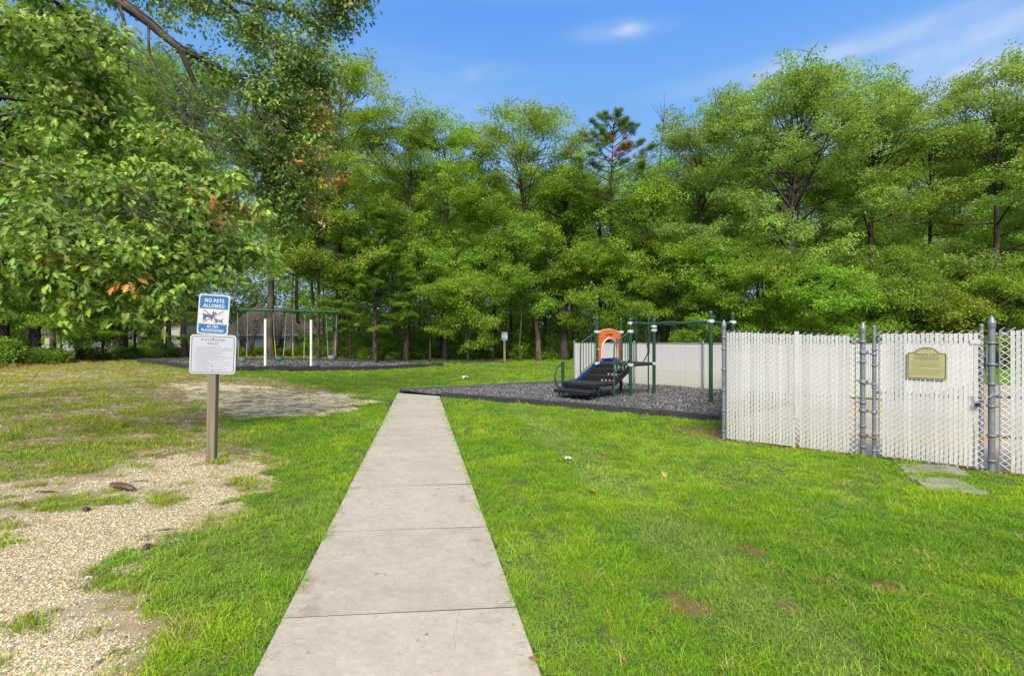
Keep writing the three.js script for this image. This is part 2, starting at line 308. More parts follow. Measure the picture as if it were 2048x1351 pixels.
const timberMap = tex(256, 128, (u, v) => { const k = 0.125 + 0.09 * fbm(u * 6, v * 40, 4) + 0.05 * hash(u * 256, v * 128); return [k, k, k * 1.05]; }, true);
const timberMat = std([1, 1, 1], 0.7, { map: timberMap, bumpMap: timberMap, bumpScale: 0.004 }), greyTimber = std([2.2, 2.1, 1.9], 0.85, { map: timberMap, bumpMap: timberMap, bumpScale: 0.004 });
function edging(name, label, runs, piece = 1.22, hgt = 0.17) {
  const t = thing(name, label, 'edging'), R = rng(label.length);
  for (const [a, b, m] of runs) {
    const L = Math.hypot(b[0] - a[0], b[1] - a[1]), n = Math.max(1, Math.round(L / piece)), turn = -Math.atan2(b[1] - a[1], b[0] - a[0]);
    for (let i = 0; i < n; i++) {
      const s = (i + 0.5) / n, x = lerp(a[0], b[0], s), z = lerp(a[1], b[1], s);
      const e = obj('timber', new RoundedBoxGeometry(L / n - 0.012, hgt, 0.1, 1, 0.012), m || timberMat, t);
      e.position.set(x, H(x, z) + hgt / 2 - 0.03 + (R() - 0.5) * 0.014, z); e.rotation.set(0, turn + (R() - 0.5) * 0.012, (R() - 0.5) * 0.008);
    }
  }
  return t;
}
edging('playground_edging', 'black timber edging round the mulch bed of the climbing frame', [[[-1.98, -14.42], [4.02, -9.54]], [[-3.42, -15.58], [1.86, -18.6], greyTimber], [[1.9, -18.62], [2.4, -19.6], greyTimber]]);
edging('swing_edging', 'black timber edging round the mulch bed below the swing frame', [[swingP[0], swingP[1]], [swingP[1], swingP[2]], [swingP[0], swingP[4]], [swingP[4], swingP[3]]], 1.5, 0.26);
edging('loose_edging', 'thin timber edging in the grass leading to the far sign post', [[on(800, 726.4), on(1008, 726.4)]], 2.4, 0.16);

// ---------------------------------------------------------------- weathered slabs by the gate, pool deck
{
  const m = tex(512, 512, (u, v) => { const k = 0.49 + 0.22 * (fbm(u * 5, v * 9, 5) - 0.5) + 0.13 * (hash(u * 512, v * 512) - 0.5), moss = sm(0.55, 0.75, fbm(u * 7 + 4, v * 7, 4)); return [lerp(k * 1.02, 0.35, moss * 0.4), lerp(k, 0.36, moss * 0.4), lerp(k * 0.94, 0.22, moss * 0.5)]; }, true);
  const mat = std([1, 1, 1], 0.92, { map: m, bumpMap: m, bumpScale: 0.012 });
  const t = new THREE.Group(); t.name = 'threshold_paving'; t.userData.kind = 'structure'; scene.add(t);
  for (const q of [[[1795, 931], [1912, 936], [1935, 952], [1812, 947]], [[1822, 958], [1912, 962], [1975, 990], [1866, 983]]]) {
    const P = q.map(([a, b]) => on(a, b)), sh = new THREE.Shape(), R = rng(q[0][0]), pts = [];
    for (let i = 0; i < 4; i++) for (let s = 0; s < 7; s++) { const a = P[i], b = P[(i + 1) % 4], k = s / 7; pts.push(new THREE.Vector2(lerp(a[0], b[0], k) + (R() - 0.5) * 0.05, -(lerp(a[1], b[1], k) + (R() - 0.5) * 0.05))); }
    sh.setFromPoints(pts);
    const g = new THREE.ExtrudeGeometry(sh, { depth: 0.06, bevelEnabled: true, bevelSize: 0.01, bevelThickness: 0.008, bevelSegments: 1 }).rotateX(-Math.PI / 2);
    const e = obj('paving_slab', g, mat, t); e.position.y = H(P[0][0], P[0][1]) - 0.035;
  }
  const deck = tex(512, 512, (u, v) => { const k = 0.58 + 0.14 * (fbm(u * 6, v * 6, 4, 6) - 0.5) + 0.05 * (hash(u * 512, v * 512) - 0.5), q = sm(0.55, 0.68, fbm(u * 3 + 5, v * 3, 4, 3)); return [lerp(k, 0.62, q), lerp(k * 0.95, 0.52, q), lerp(k * 0.88, 0.30, q)]; }, true, [0.3, 0.3]);
  const sh = new THREE.Shape(poolP.map(([x, z]) => new THREE.Vector2(x, -z)));
  const g = new THREE.ShapeGeometry(sh).rotateX(-Math.PI / 2), p = g.attributes.position; for (let i = 0; i < p.count; i++) p.setY(i, H(p.getX(i), p.getZ(i)) + 0.012);
  struct('pool_deck', g, std([1, 1, 1], 0.9, { map: deck }));
}
// ---------------------------------------------------------------- trees: materials and leaf shapes
const barkMap = tex(256, 512, (u, v) => { const f = fbm(u * 16, v * 7, 5, 0), r = sm(0.35, 0.6, fbm(u * 22, v * 5 + 3, 4)); const k = 0.20 + 0.26 * r + 0.16 * (f - 0.5) + 0.06 * (hash(u * 256, v * 512) - 0.5), li = sm(0.6, 0.72, fbm(u * 6 + 9, v * 9, 4)); return [lerp(k * 1.04, 0.52, li * 0.45), lerp(k * 0.96, 0.53, li * 0.45), lerp(k * 0.86, 0.48, li * 0.45)]; }, true, [1.2, 0.7]);
const bark = std([0.66, 0.63, 0.59], 0.95, { map: barkMap, bumpMap: barkMap, bumpScale: 0.03 });
const darkBark = std([0.44, 0.41, 0.38], 0.95, { map: barkMap, bumpMap: barkMap, bumpScale: 0.03 });
const paleBark = std([1.05, 1.0, 0.94], 0.95, { map: barkMap, bumpMap: barkMap, bumpScale: 0.02 });
const leafy = (o) => new THREE.MeshPhysicalMaterial({ color: lin(1, 1, 1), roughness: 1, specularIntensity: 0.25, transmission: 0.5, thickness: 0, side: THREE.DoubleSide, vertexColors: true, ...o });
const leafMat = leafy({}), needleMat = leafy({ transmission: 0.25 }), glossLeaf = leafy({ clearcoat: 0.5, clearcoatRoughness: 0.42, specularIntensity: 0.6, transmission: 0.4 });
// a spray: n folded leaves spread through a flattened volume, drawn many times in a crown
function spray(seed, n, rad, thick, len, wid) {
  const R = rng(seed), pos = [], col = [], idx = [], q = new THREE.Quaternion(), v = V(0, 0, 0);
  for (let i = 0; i < n; i++) {
    const a = R() * 6.283, r = rad * Math.pow(R(), 0.6), c = V(Math.cos(a) * r, (R() - 0.5) * thick * (1.1 - r / rad * 0.6) - 0.12 * r * r / rad, Math.sin(a) * r), L = len * (0.65 + R() * 0.7), W = wid * (0.7 + R() * 0.6), k = 0.72 + R() * 0.56, y = (R() - 0.5) * 0.16;
    q.setFromEuler(new THREE.Euler((R() - 0.5) * 1.7, R() * 6.283, (R() - 0.5) * 1.7, 'YXZ'));
    const b = pos.length / 3;
    for (const [x, yy, z] of [[0, 0, -L / 2], [-W / 2, W * 0.22, -L * 0.05], [0, -L * 0.06, L / 2], [W / 2, W * 0.22, 0.05 * L]]) { v.set(x, yy, z).applyQuaternion(q).add(c); pos.push(v.x, v.y, v.z); col.push(k * (1 + y), k, k * (1 - y * 0.5)); }
    idx.push(b, b + 2, b + 1, b, b + 3, b + 2);
  }
  const g = tri(pos, idx, null, col); return g;
}
const oakSprays = [1, 2, 3].map((s) => spray(s * 13, 58, 0.62, 0.54, 0.142, 0.085));
const bushSprays = [4, 5].map((s) => spray(s * 13, 40, 0.34, 0.36, 0.105, 0.06));
function needleTuft(seed, n, len) {
  const R = rng(seed), pos = [], col = [], idx = [];
  for (let i = 0; i < n; i++) {
    const a = R() * 6.283, t = (R() - 0.35) * 1.3, d = V(Math.cos(a) * Math.cos(t), Math.sin(t) + 0.15, Math.sin(a) * Math.cos(t)).normalize(), o = V((R() - 0.5) * 0.3, (R() - 0.5) * 0.12, (R() - 0.5) * 0.3), s = V(-d.z, R() - 0.5, d.x).normalize().multiplyScalar(0.0085), L = len * (0.6 + R() * 0.7), k = 0.7 + R() * 0.6, b = pos.length / 3;
    for (const p of [o.clone().sub(s), o.clone().add(s), o.clone().addScaledVector(d, L)]) { pos.push(p.x, p.y, p.z); col.push(k, k, k); }
    idx.push(b, b + 1, b + 2);
  }
  return tri(pos, idx, null, col);
}
const needleTufts = [1, 2].map((s) => needleTuft(s * 7, 90, 0.24));
// one lobed oak leaf, stalk at the origin, blade along +z, slightly cupped
function oakLeaf(seed) {
  const R = rng(seed), ts = [0.10, 0.22, 0.30, 0.40, 0.54, 0.61, 0.74, 0.81, 0.90, 1.0], ws = [0.02, 0.17, 0.20, 0.07, 0.33, 0.10, 0.30, 0.09, 0.13, 0.0], lift = [0, 0.03, 0.04, 0, 0.10, 0.0, 0.12, 0, 0, -0.02];
  const pos = [0, 0, 0], col = [0.9, 0.9, 0.8], idx = [], bend = -0.25 - R() * 0.5;
  ts.forEach((t, i) => { const y = bend * t * t * 0.5; for (const s of [-1, 0, 1]) { pos.push(s * ws[i] * (0.85 + R() * 0.3), y + Math.abs(s) * lift[i] * (0.5 + R()), t + Math.abs(s) * (ws[i] > 0.12 ? 0.05 : -0.015)); const k = s ? 0.92 + R() * 0.16 : 1.12; col.push(k, k, k); } });
  idx.push(0, 2, 1, 0, 3, 2);
  for (let i = 0; i < ts.length - 1; i++) { const a = 1 + i * 3, b = a + 3; idx.push(a, a + 1, b, a + 1, b + 1, b, a + 1, a + 2, b + 1, a + 2, b + 2, b + 1); }
  return tri(pos, idx, null, col);
}
const leafShapes = [1, 2, 3, 4].map(oakLeaf);
function shoot(seed, n, size) {                                  // a twig end with n lobed leaves; also returns where its leaves sit
  const R = rng(seed), list = [], at = [];
  for (let i = 0; i < n; i++) {
    const p = V((R() - 0.5) * 0.34, (R() - 0.5) * 0.20, (R() - 0.5) * 0.34), a = Math.atan2(p.x, p.z) + (R() - 0.5) * 1.6, m = mat4(p, euler(0.25 + (R() - 0.3) * 1.1, a, (R() - 0.5) * 1.3), size * (0.7 + R() * 0.6)), k = 0.72 + R() * 0.6, g = leafShapes[i % 4].clone().applyMatrix4(m), c = g.attributes.color, y = (R() - 0.5) * 0.2;
    for (let q = 0; q < c.count; q++) c.setXYZ(q, c.getX(q) * k * (1 + y), c.getY(q) * k, c.getZ(q) * k);
    list.push(g); at.push([m, k, i % 4]);
  }
  const g = merged(list); g.userData = {}; return [g, at];
}
const bigShoots = [1, 2, 3, 4].map((s) => shoot(s * 31, 16, 0.108)), smallShoots = [5, 6, 7].map((s) => shoot(s * 31, 18, 0.092));

// a crown is a set of instanced sprays, gathered here and written out per spray shape
function crownPart(t, sprays, material, list, name = 'crown') {
  const c = new THREE.Group(); c.name = name; t.add(c);
  sprays.forEach((g, v) => { const pick = list.filter((_, i) => i % sprays.length === v); if (pick.length) { const im = stuff('foliage', g, material, pick.map((p) => p[0]), pick.map((p) => p[1]), c, null); im.userData.kind = 'stuff'; } });
  return c;
}
const GREEN = { oak: [0.235, 0.40, 0.036], bright: [0.275, 0.45, 0.036], yellow: [0.30, 0.45, 0.045], dark: [0.195, 0.335, 0.033], grey: [0.28, 0.415, 0.08], pine: [0.165, 0.30, 0.022], bluepine: [0.205, 0.315, 0.05] };
function tint(c, R, spread = 0.3) { const k = 1 + (R() - 0.5) * 2 * spread, y = (R() - 0.6) * 0.18; return lin(c[0] * k * (1 + y), c[1] * k, c[2] * k * (1 - y)); }
function broadleaf(name, label, o) {
  const { x, z, h, r, base = 0.3, seed, trunkR = 0.16 + h * 0.006, col = 'oak', limbs = 19, lean = [0, 0], group, sprays = oakSprays, size = 1, flat = 1, material = bark, dens = 1, category = 'tree' } = o;
  const R = rng(seed), t = thing(name, label, category, [x, H(x, z) - 0.05, z], 0, group), list = [], wood = [], twigs = [], C = GREEN[col].map((v) => v * (0.88 + R() * 0.24));
  const top = h * 0.9, tp = []; let wx = 0, wz = 0;
  for (let i = 0; i <= 9; i++) { const u = i / 9; tp.push(V(lean[0] * u + wx, top * u, lean[1] * u + wz)); wx += (R() - 0.5) * 0.035 * h / 2; wz += (R() - 0.5) * 0.035 * h / 2; }
  const trunkAt = (y) => { const u = clamp(y / top, 0, 0.999) * 9, i = Math.floor(u); return tp[i].clone().lerp(tp[i + 1], u - i); };
  const tr = tp.map((_, i) => trunkR * (i === 0 ? 1.35 : 1) * Math.pow(1 - i / 9.6, 0.75));
  wood.push(tube(tp, tr, 9));
  const yc = h * 0.6, put = (p, s, tiltK = 1) => { const e = p.y > yc ? ((p.y - yc) / (h - yc)) ** 2 + ((p.x - lean[0] * 0.8) ** 2 + (p.z - lean[1] * 0.8) ** 2) / (r * r * 1.25) : 0; if (e > 0.8 + R() * 0.45) return; return list.push([mat4(p, euler((R() - 0.5) * 1.35 * tiltK, R() * 6.283, (R() - 0.5) * 1.35 * tiltK), s * size * (0.75 + R() * 0.5)), tint(C, R, 0.26)]); };
  const prof = (u) => r * (0.62 + 0.38 * Math.sin(Math.PI * Math.min(1, 0.12 + u * 0.95))) * (u > 0.7 ? 1 - (u - 0.7) * 0.8 : 1);
  for (let i = 0; i < limbs; i++) {
    const u = clamp((i + R()) / limbs, 0, 1), ya = h * lerp(base * 0.92, 0.84, Math.pow(u, 0.9)), p0 = trunkAt(ya), az = i * 2.399 + R() * 0.9, el = lerp(0.10, 0.80, Math.pow(u, 1.4)) + (R() - 0.5) * 0.6, L = prof(u) * (0.62 + R() * 0.52) / Math.max(0.55, Math.cos(el * 0.8));
    const dir = V(Math.cos(az) * Math.cos(el), Math.sin(el), Math.sin(az) * Math.cos(el)), pts = [];
    for (let k = 0; k <= 5; k++) { const s = k / 5; pts.push(p0.clone().addScaledVector(dir, L * s).add(V((R() - 0.5) * 0.12 * L * s, L * 0.16 * s * s * (1 - u) - L * 0.05 * s * u, (R() - 0.5) * 0.12 * L * s))); }
    const r0 = Math.max(0.022, trunkR * 0.38 * (1 - u * 0.6));
    twigs.push(tube(pts, pts.map((_, k) => Math.max(0.008, r0 * (1 - k / 5.4))), 5, false));
    const nb = Math.round((4 + L * 0.9) * dens);
    for (let b = 0; b < nb; b++) {
      const s = 0.32 + 0.68 * (b + R() * 0.8) / nb, kk = clamp(s, 0, 0.999) * 5, q = pts[Math.floor(kk)].clone().lerp(pts[Math.floor(kk) + 1], kk % 1), a2 = az + (b % 2 ? 1 : -1) * (0.5 + R() * 0.9), e2 = el * 0.6 + (R() - 0.35) * 1.25, L2 = (0.5 + 0.30 * L * (1.15 - s)) * (0.7 + R() * 0.6);
      const d2 = V(Math.cos(a2) * Math.cos(e2), Math.sin(e2), Math.sin(a2) * Math.cos(e2)), end = q.clone().addScaledVector(d2, L2), mid = q.clone().lerp(end, 0.5).add(V(0, 0.08 * L2, 0));
      twigs.push(tube([q, mid, end], [r0 * 0.3, r0 * 0.2, 0.006], 3, false));
      const ns = Math.max(2, Math.round((2.3 + L2 * 1.9) * dens));
      for (let m = 0; m < ns; m++) { const f = 0.35 + 0.72 * (m + R()) / ns, p = q.clone().addScaledVector(d2, L2 * f); p.x += (R() - 0.5) * 0.7 * size; p.y += (R() - 0.45) * 0.5 * size * flat; p.z += (R() - 0.5) * 0.7 * size; put(p, 0.95); }
    }
  }
  // the rounded top of the crown, in clumps carried by slender upright branches
  for (let i = 0, n = Math.round((8 + r * r * 0.95) * dens); i < n; i++) {
    const a = i * 2.399 + R(), q = Math.sqrt((i + 0.5) / n) * 0.94, up = Math.sqrt(Math.max(0, 1 - q * q)) * (0.84 + R() * 0.16), c = V(lean[0] * 0.8 + Math.cos(a) * q * r, yc + (h - yc) * up * 0.97, lean[1] * 0.8 + Math.sin(a) * q * r), p0 = trunkAt(h * lerp(0.5, 0.8, R())), mid = p0.clone().lerp(c, 0.55).add(V((R() - 0.5) * 0.5, -0.3 + R() * 0.4, (R() - 0.5) * 0.5));
    twigs.push(tube([p0, mid, c], [Math.max(0.02, trunkR * 0.22), 0.018, 0.007], 4, false));
    for (let m = 0, k = 2.5 + R() * 4.5; m < k; m++) put(c.clone().add(V((R() - 0.5) * 1.5, (R() - 0.6) * 0.9, (R() - 0.5) * 1.5)), 0.9);
  }
  for (let i = 0; i < 12 * dens; i++) { const p = trunkAt(h * 0.9).add(V((R() - 0.5) * r * 0.8, (R() - 0.6) * h * 0.12, (R() - 0.5) * r * 0.8)); put(p, 0.85); }
  obj('trunk', wood, material, t); obj('branches', twigs, material, t);
  crownPart(t, sprays, leafMat, list);
  return t;
}
function pine(name, label, o) {
  const { x, z, h, r, base = 0.25, seed, trunkR = 0.08 + h * 0.008, col = 'pine', group, dead = 0, material = darkBark, step = 0.5, tuft = 1 } = o;
  const R = rng(seed), t = thing(name, label, 'tree', [x, H(x, z) - 0.05, z], 0, group), list = [], twigs = [], tp = [], rust = [];
  for (let i = 0; i <= 8; i++) tp.push(V((R() - 0.5) * 0.02 * h * (i > 0), h * i / 8, (R() - 0.5) * 0.02 * h * (i > 0)));
  obj('trunk', tube(tp, tp.map((_, i) => trunkR * (1 - i / 8.6)), 8), material, t);
  let a = 0;
  for (let y = h * base; y < h * 0.99; y += step * (0.7 + R() * 0.5)) {
    const u = (y - h * base) / (h * (1 - base)), n = 3 + Math.floor(R() * 2), bare = dead && R() < dead * (1 - u);
    for (let b = 0; b < n; b++) {
      a += 6.283 / n + R() * 0.7; const L = r * (o.round ? 0.45 + 0.55 * Math.sin(Math.PI * Math.min(1, 0.1 + u * 0.95)) : Math.pow(1 - u, 0.62)) * (0.6 + R() * 0.55) + 0.2, el = lerp(-0.12, 0.75, u) + (R() - 0.5) * 0.25, i = clamp(y / h * 8, 0, 7.99), p0 = tp[Math.floor(i)].clone().lerp(tp[Math.floor(i) + 1], i % 1);
      const d = V(Math.cos(a) * Math.cos(el), Math.sin(el), Math.sin(a) * Math.cos(el)), mid = p0.clone().addScaledVector(d, L * 0.55).add(V(0, -0.04 * L, 0)), end = p0.clone().addScaledVector(d, L).add(V(0, 0.06 * L, 0));
      twigs.push(tube([p0, mid, end], [Math.max(0.012, trunkR * 0.2), trunkR * 0.13, 0.006], 4, false));
      if (bare) continue;
      const ns = Math.round(4 + L * 4.5 * tuft);
      for (let m = 0; m < ns; m++) { const f = 0.3 + 0.75 * Math.sqrt((m + R()) / ns), p = p0.clone().lerp(end, f), w = 0.42 * L * (1.15 - f); p.x += (R() - 0.5) * w * 1.6; p.z += (R() - 0.5) * w * 1.6; p.y += (R() - 0.4) * 0.16; const M = [mat4(p, euler((R() - 0.5) * 0.8, R() * 6.283, (R() - 0.5) * 0.8), 0.75 + R() * 0.5), tint(GREEN[col], R, 0.22)]; if (o.rust && Math.hypot(p.y - o.rust[1], Math.hypot(p.x - o.rust[0], p.z - o.rust[2])) < o.rust[3]) { M[1] = tint([0.42, 0.19, 0.045], R, 0.2); rust.push(M); } else list.push(M); }
    }
  }
  obj('branches', twigs, material, t); crownPart(t, needleTufts, needleMat, list);
  if (rust.length > 1) { const c = crownPart(t, needleTufts, needleMat, rust, 'dead_needles'); c.userData.label = 'rusty orange dead needles on one branch'; }
  return t;
}
function shrub(name, label, o) {
  const { x, z, h, r, seed, col = 'dark', group, n = 26, material = darkBark } = o, R = rng(seed), t = thing(name, label, 'shrub', [x, H(x, z) - 0.03, z], 0, group), list = [], st = [];
  for (let i = 0; i < 7; i++) { const a = R() * 6.283, e = V(Math.cos(a) * r * 0.7 * R(), h * (0.55 + R() * 0.4), Math.sin(a) * r * 0.7 * R()); st.push(tube([V(e.x * 0.15, 0, e.z * 0.15), e.clone().multiplyScalar(0.5).add(V((R() - 0.5) * 0.1, 0, (R() - 0.5) * 0.1)), e], [0.018, 0.012, 0.005], 4, false)); }
  for (let i = 0; i < n * 2.2; i++) { const a = R() * 6.283, u = Math.pow(R(), 0.8), w = r * Math.sqrt(R()) * Math.sqrt(Math.max(0.1, 1 - (u * 1.3 - 0.45) ** 2)); list.push([mat4(V(Math.cos(a) * w, 0.08 + u * h * 0.95, Math.sin(a) * w), euler((R() - 0.5) * 1.2, R() * 6.283, (R() - 0.5) * 1.2), 0.75 + R() * 0.6), tint(GREEN[col], R, 0.3)]); }
  obj('stems', st, material, t); crownPart(t, bushSprays, leafMat, list, 'foliage'); return t;
}
// ---------------------------------------------------------------- the two oaks whose boughs hang into the picture from the left
const P3 = (px, py, d) => V(side(px, d), high(py, d), -d);
const worldR = rng(77);
function bigOak(name, label, o) {
  const { foot, limbs, shoots, leafSize, seed, C, orange = [], single = 0 } = o, R = rng(seed), t = thing(name, label, 'tree', [foot[0], H(...foot) - 0.05, foot[1]]), O = t.position.clone();
  const L = (p) => p.clone().sub(O), wood = [tube(o.trunk.map((p) => L(V(...p))), o.trunkR, 12)], twigs = [], list = [];
  const put = (p, k = 1) => {
    let c = tint(C[Math.floor(R() * C.length)], R, 0.24); const q = (p.x) , W = p.clone().add(O), px = 1024 + F * W.x / -W.z, py = 675.5 - F * (W.y - EYE) / -W.z;
    for (const [ox, oy, rad, chance] of orange) if (Math.hypot(px - ox, py - oy) < rad && R() < chance) c = R() < 0.55 ? tint([0.46, 0.21, 0.04], R, 0.25) : tint([0.42, 0.36, 0.12], R, 0.2);
    list.push([mat4(p, euler((R() - 0.5) * 1.1 + 0.2, R() * 6.283, (R() - 0.5) * 1.1), k * (0.85 + R() * 0.35)), c, list.length]);
  };
  for (const { pts, r, from = 0.3, reach = 1, twig = 12, leaves = 1, bare = 0 } of limbs) {
    const c = curve(pts.map((p) => L(P3(...p))), 14), len = c.reduce((s, p, i) => s + (i ? p.distanceTo(c[i - 1]) : 0), 0);
    (r > 0.03 ? wood : twigs).push(tube(c, c.map((_, i) => Math.max(0.006, r * (1 - i / 15.5))), r > 0.03 ? 8 : 5));
    for (let b = 0; b < twig; b++) {
      const s = from + (1 - from) * (b + R()) / twig, k = clamp(s, 0, 0.999) * 14, q = c[Math.floor(k)].clone().lerp(c[Math.floor(k) + 1], k % 1), T = c[Math.floor(k) + 1].clone().sub(c[Math.floor(k)]).normalize();
      const d = T.clone().multiplyScalar(0.55).add(V((R() - 0.5) * 1.9, (R() - 0.62) * 1.3, (R() - 0.5) * 1.7)).normalize(), l = reach * (0.45 + R() * 0.75) * (1.15 - s * 0.35), end = q.clone().addScaledVector(d, l).add(V(0, -0.14 * l, 0)), mid = q.clone().lerp(end, 0.5).add(V((R() - 0.5) * 0.1, 0.07, (R() - 0.5) * 0.1));
      twigs.push(tube([q, mid, end], [Math.max(0.006, r * 0.22), 0.006, 0.0028], 4, false));
      const ns = Math.max(2, Math.round(l * 9.5 * leaves));
      for (let m = 0; m < ns; m++) {
        const f = 0.2 + 0.85 * (m + R()) / ns, p = q.clone().lerp(mid, Math.min(1, f * 2)); if (f > 0.5) p.lerp(end, (f - 0.5) * 2);
        const e = p.clone().add(V((R() - 0.5) * 0.5, (R() - 0.55) * 0.4, (R() - 0.5) * 0.5));
        twigs.push(tube([p, e], [0.004, 0.0022], 3, false));
        if (bare && R() < bare) { const e2 = e.clone().add(V((R() - 0.5) * 0.5, -R() * 0.4, (R() - 0.5) * 0.4)); twigs.push(tube([e, e2], [0.004, 0.002], 3, false)); continue; }
        put(e);
      }
    }
  }
  for (const [n, x0, y0, x1, y1, d] of o.arches || []) for (let i = 0; i < n; i++) { const sx = lerp(x0, x1, R()), sy = lerp(y0, y1, R() * 0.55), l = 40 + R() * 120, a = 0.25 + R() * 0.9, dd = d + (R() - 0.5) * 0.9, q = [0, 0.35, 0.7, 1].map((k) => L(P3(sx + l * k * Math.cos(a), sy + l * k * Math.sin(a) + 26 * k * k - 55 * R() * k * k * k, dd + (R() - 0.5) * 0.25))); twigs.push(tube(curve(q, 8), [0.008, 0.0075, 0.007, 0.0065, 0.006, 0.0055, 0.005, 0.004, 0.003], 4, false)); for (let b = 0; b < 3; b++) { const e = q[1 + b % 3], f = e.clone().add(V((R() - 0.3) * 0.5, (R() - 0.6) * 0.4, (R() - 0.5) * 0.3)); twigs.push(tube([e, e.clone().lerp(f, 0.5).add(V(0, 0.03, 0)), f], [0.0045, 0.004, 0.0025], 3, false)); } }
  obj('trunk', wood, bark, t); obj('branches', twigs, o.twigMat || bark, t);
  // the leaves that show largest stand alone, the rest of the crown is drawn in shoots
  const size = (it) => { const p = V(0, 0, 0).setFromMatrixPosition(it[0]).add(O), px = 1024 + F * p.x / -p.z, py = 675.5 - F * (p.y - EYE) / -p.z; return px > 0 && px < 2048 && py > 0 && py < 1351 ? -p.z : 1e3; };
  const near = new Set(single ? [...list].sort((a, b) => size(a) - size(b)).slice(0, single) : []);
  const mats = new Map();
  for (const it of near) for (const [m, k, v] of shoots[it[2] % shoots.length][1]) {
    const key = [it[1].r, it[1].g, it[1].b].map((c) => Math.round(c * k * 40)).join(); if (!mats.has(key)) { const mm = glossLeaf.clone(); mm.color = it[1].clone().multiplyScalar(k); mats.set(key, mm); }
    const e = obj('leaf', leafShapes[v], mats.get(key), t); e.applyMatrix4(it[0].clone().multiply(m));
  }
  crownPart(t, shoots.map((s) => s[0]), glossLeaf, (() => { const out = []; shoots.forEach((_, v) => 0); const by = shoots.map((_, v) => list.filter((it) => !near.has(it) && it[2] % shoots.length === v)); const n = Math.max(...by.map((b) => b.length)); for (let i = 0; i < n; i++) for (let v = 0; v < shoots.length; v++) out.push(by[v][i] || by[v][0]); return out; })());
  return t;
}
bigOak('overhanging_oak', 'nearest oak at the left edge with large glossy lobed leaves', {
  foot: [-10.5, -7.2], trunk: [[0, -0.1, 0], [0.05, 2, 0], [0.2, 5, 0.1], [0.1, 8, -0.1], [0.4, 12, 0]].map(([a, b, c]) => [a - 10.5, b, c - 7.2]), trunkR: [0.42, 0.34, 0.28, 0.2, 0.08],
  seed: 11, shoots: bigShoots, arches: [[14, 60, 360, 330, 480, 6.7], [8, 0, 40, 200, 160, 6.9]], single: 18, C: [[0.19, 0.33, 0.028], [0.26, 0.42, 0.03], [0.31, 0.43, 0.035], [0.15, 0.27, 0.035], [0.20, 0.36, 0.03]],
  orange: [[450, 430, 45, 0.3], [400, 400, 60, 0.14], [280, 540, 45, 0.14], [118, 506, 18, 0.6], [160, 185, 15, 0.4]],
  limbs: [
    { pts: [[-470, 420, 7.2], [-150, 300, 7.0], [120, 360, 7.2], [330, 410, 7.6], [468, 470, 8.2]], r: 0.05, twig: 34, reach: 1.0, from: 0.36 },
    { pts: [[-450, 300, 7.2], [-60, 190, 7.0], [180, 230, 7.6], [330, 300, 8.0], [430, 380, 8.4]], r: 0.05, twig: 30, reach: 0.95, from: 0.36 },
    { pts: [[-450, 500, 7.2], [-120, 430, 6.6], [100, 460, 6.7], [250, 500, 7.2], [400, 530, 7.8]], r: 0.045, twig: 32, reach: 0.9, from: 0.36 },
    { pts: [[-450, 120, 7.4], [-100, 60, 6.9], [70, 60, 7.2], [150, 110, 7.6], [210, 170, 8]], r: 0.045, twig: 22, reach: 0.9, from: 0.36 },
    { pts: [[-450, 0, 7.4], [-100, -60, 6.9], [60, -30, 7.3], [130, 20, 7.8], [200, 70, 8.2]], r: 0.05, twig: 20, reach: 0.9, from: 0.36 },
    { pts: [[-450, 560, 7.0], [-200, 520, 6.4], [-20, 520, 6.4], [120, 560, 6.8], [300, 590, 7.3]], r: 0.05, twig: 22, reach: 0.65, from: 0.3 },
    { pts: [[-420, 380, 7.4], [-120, 360, 8.0], [100, 350, 8.6], [280, 440, 9.2], [420, 500, 9.4]], r: 0.06, twig: 30, reach: 1.0, from: 0.36 },
    { pts: [[-420, 200, 7.4], [-120, 250, 8.4], [60, 230, 9.0], [200, 300, 9.6], [330, 400, 10]], r: 0.06, twig: 28, reach: 1.1, from: 0.36 },
  ],
});
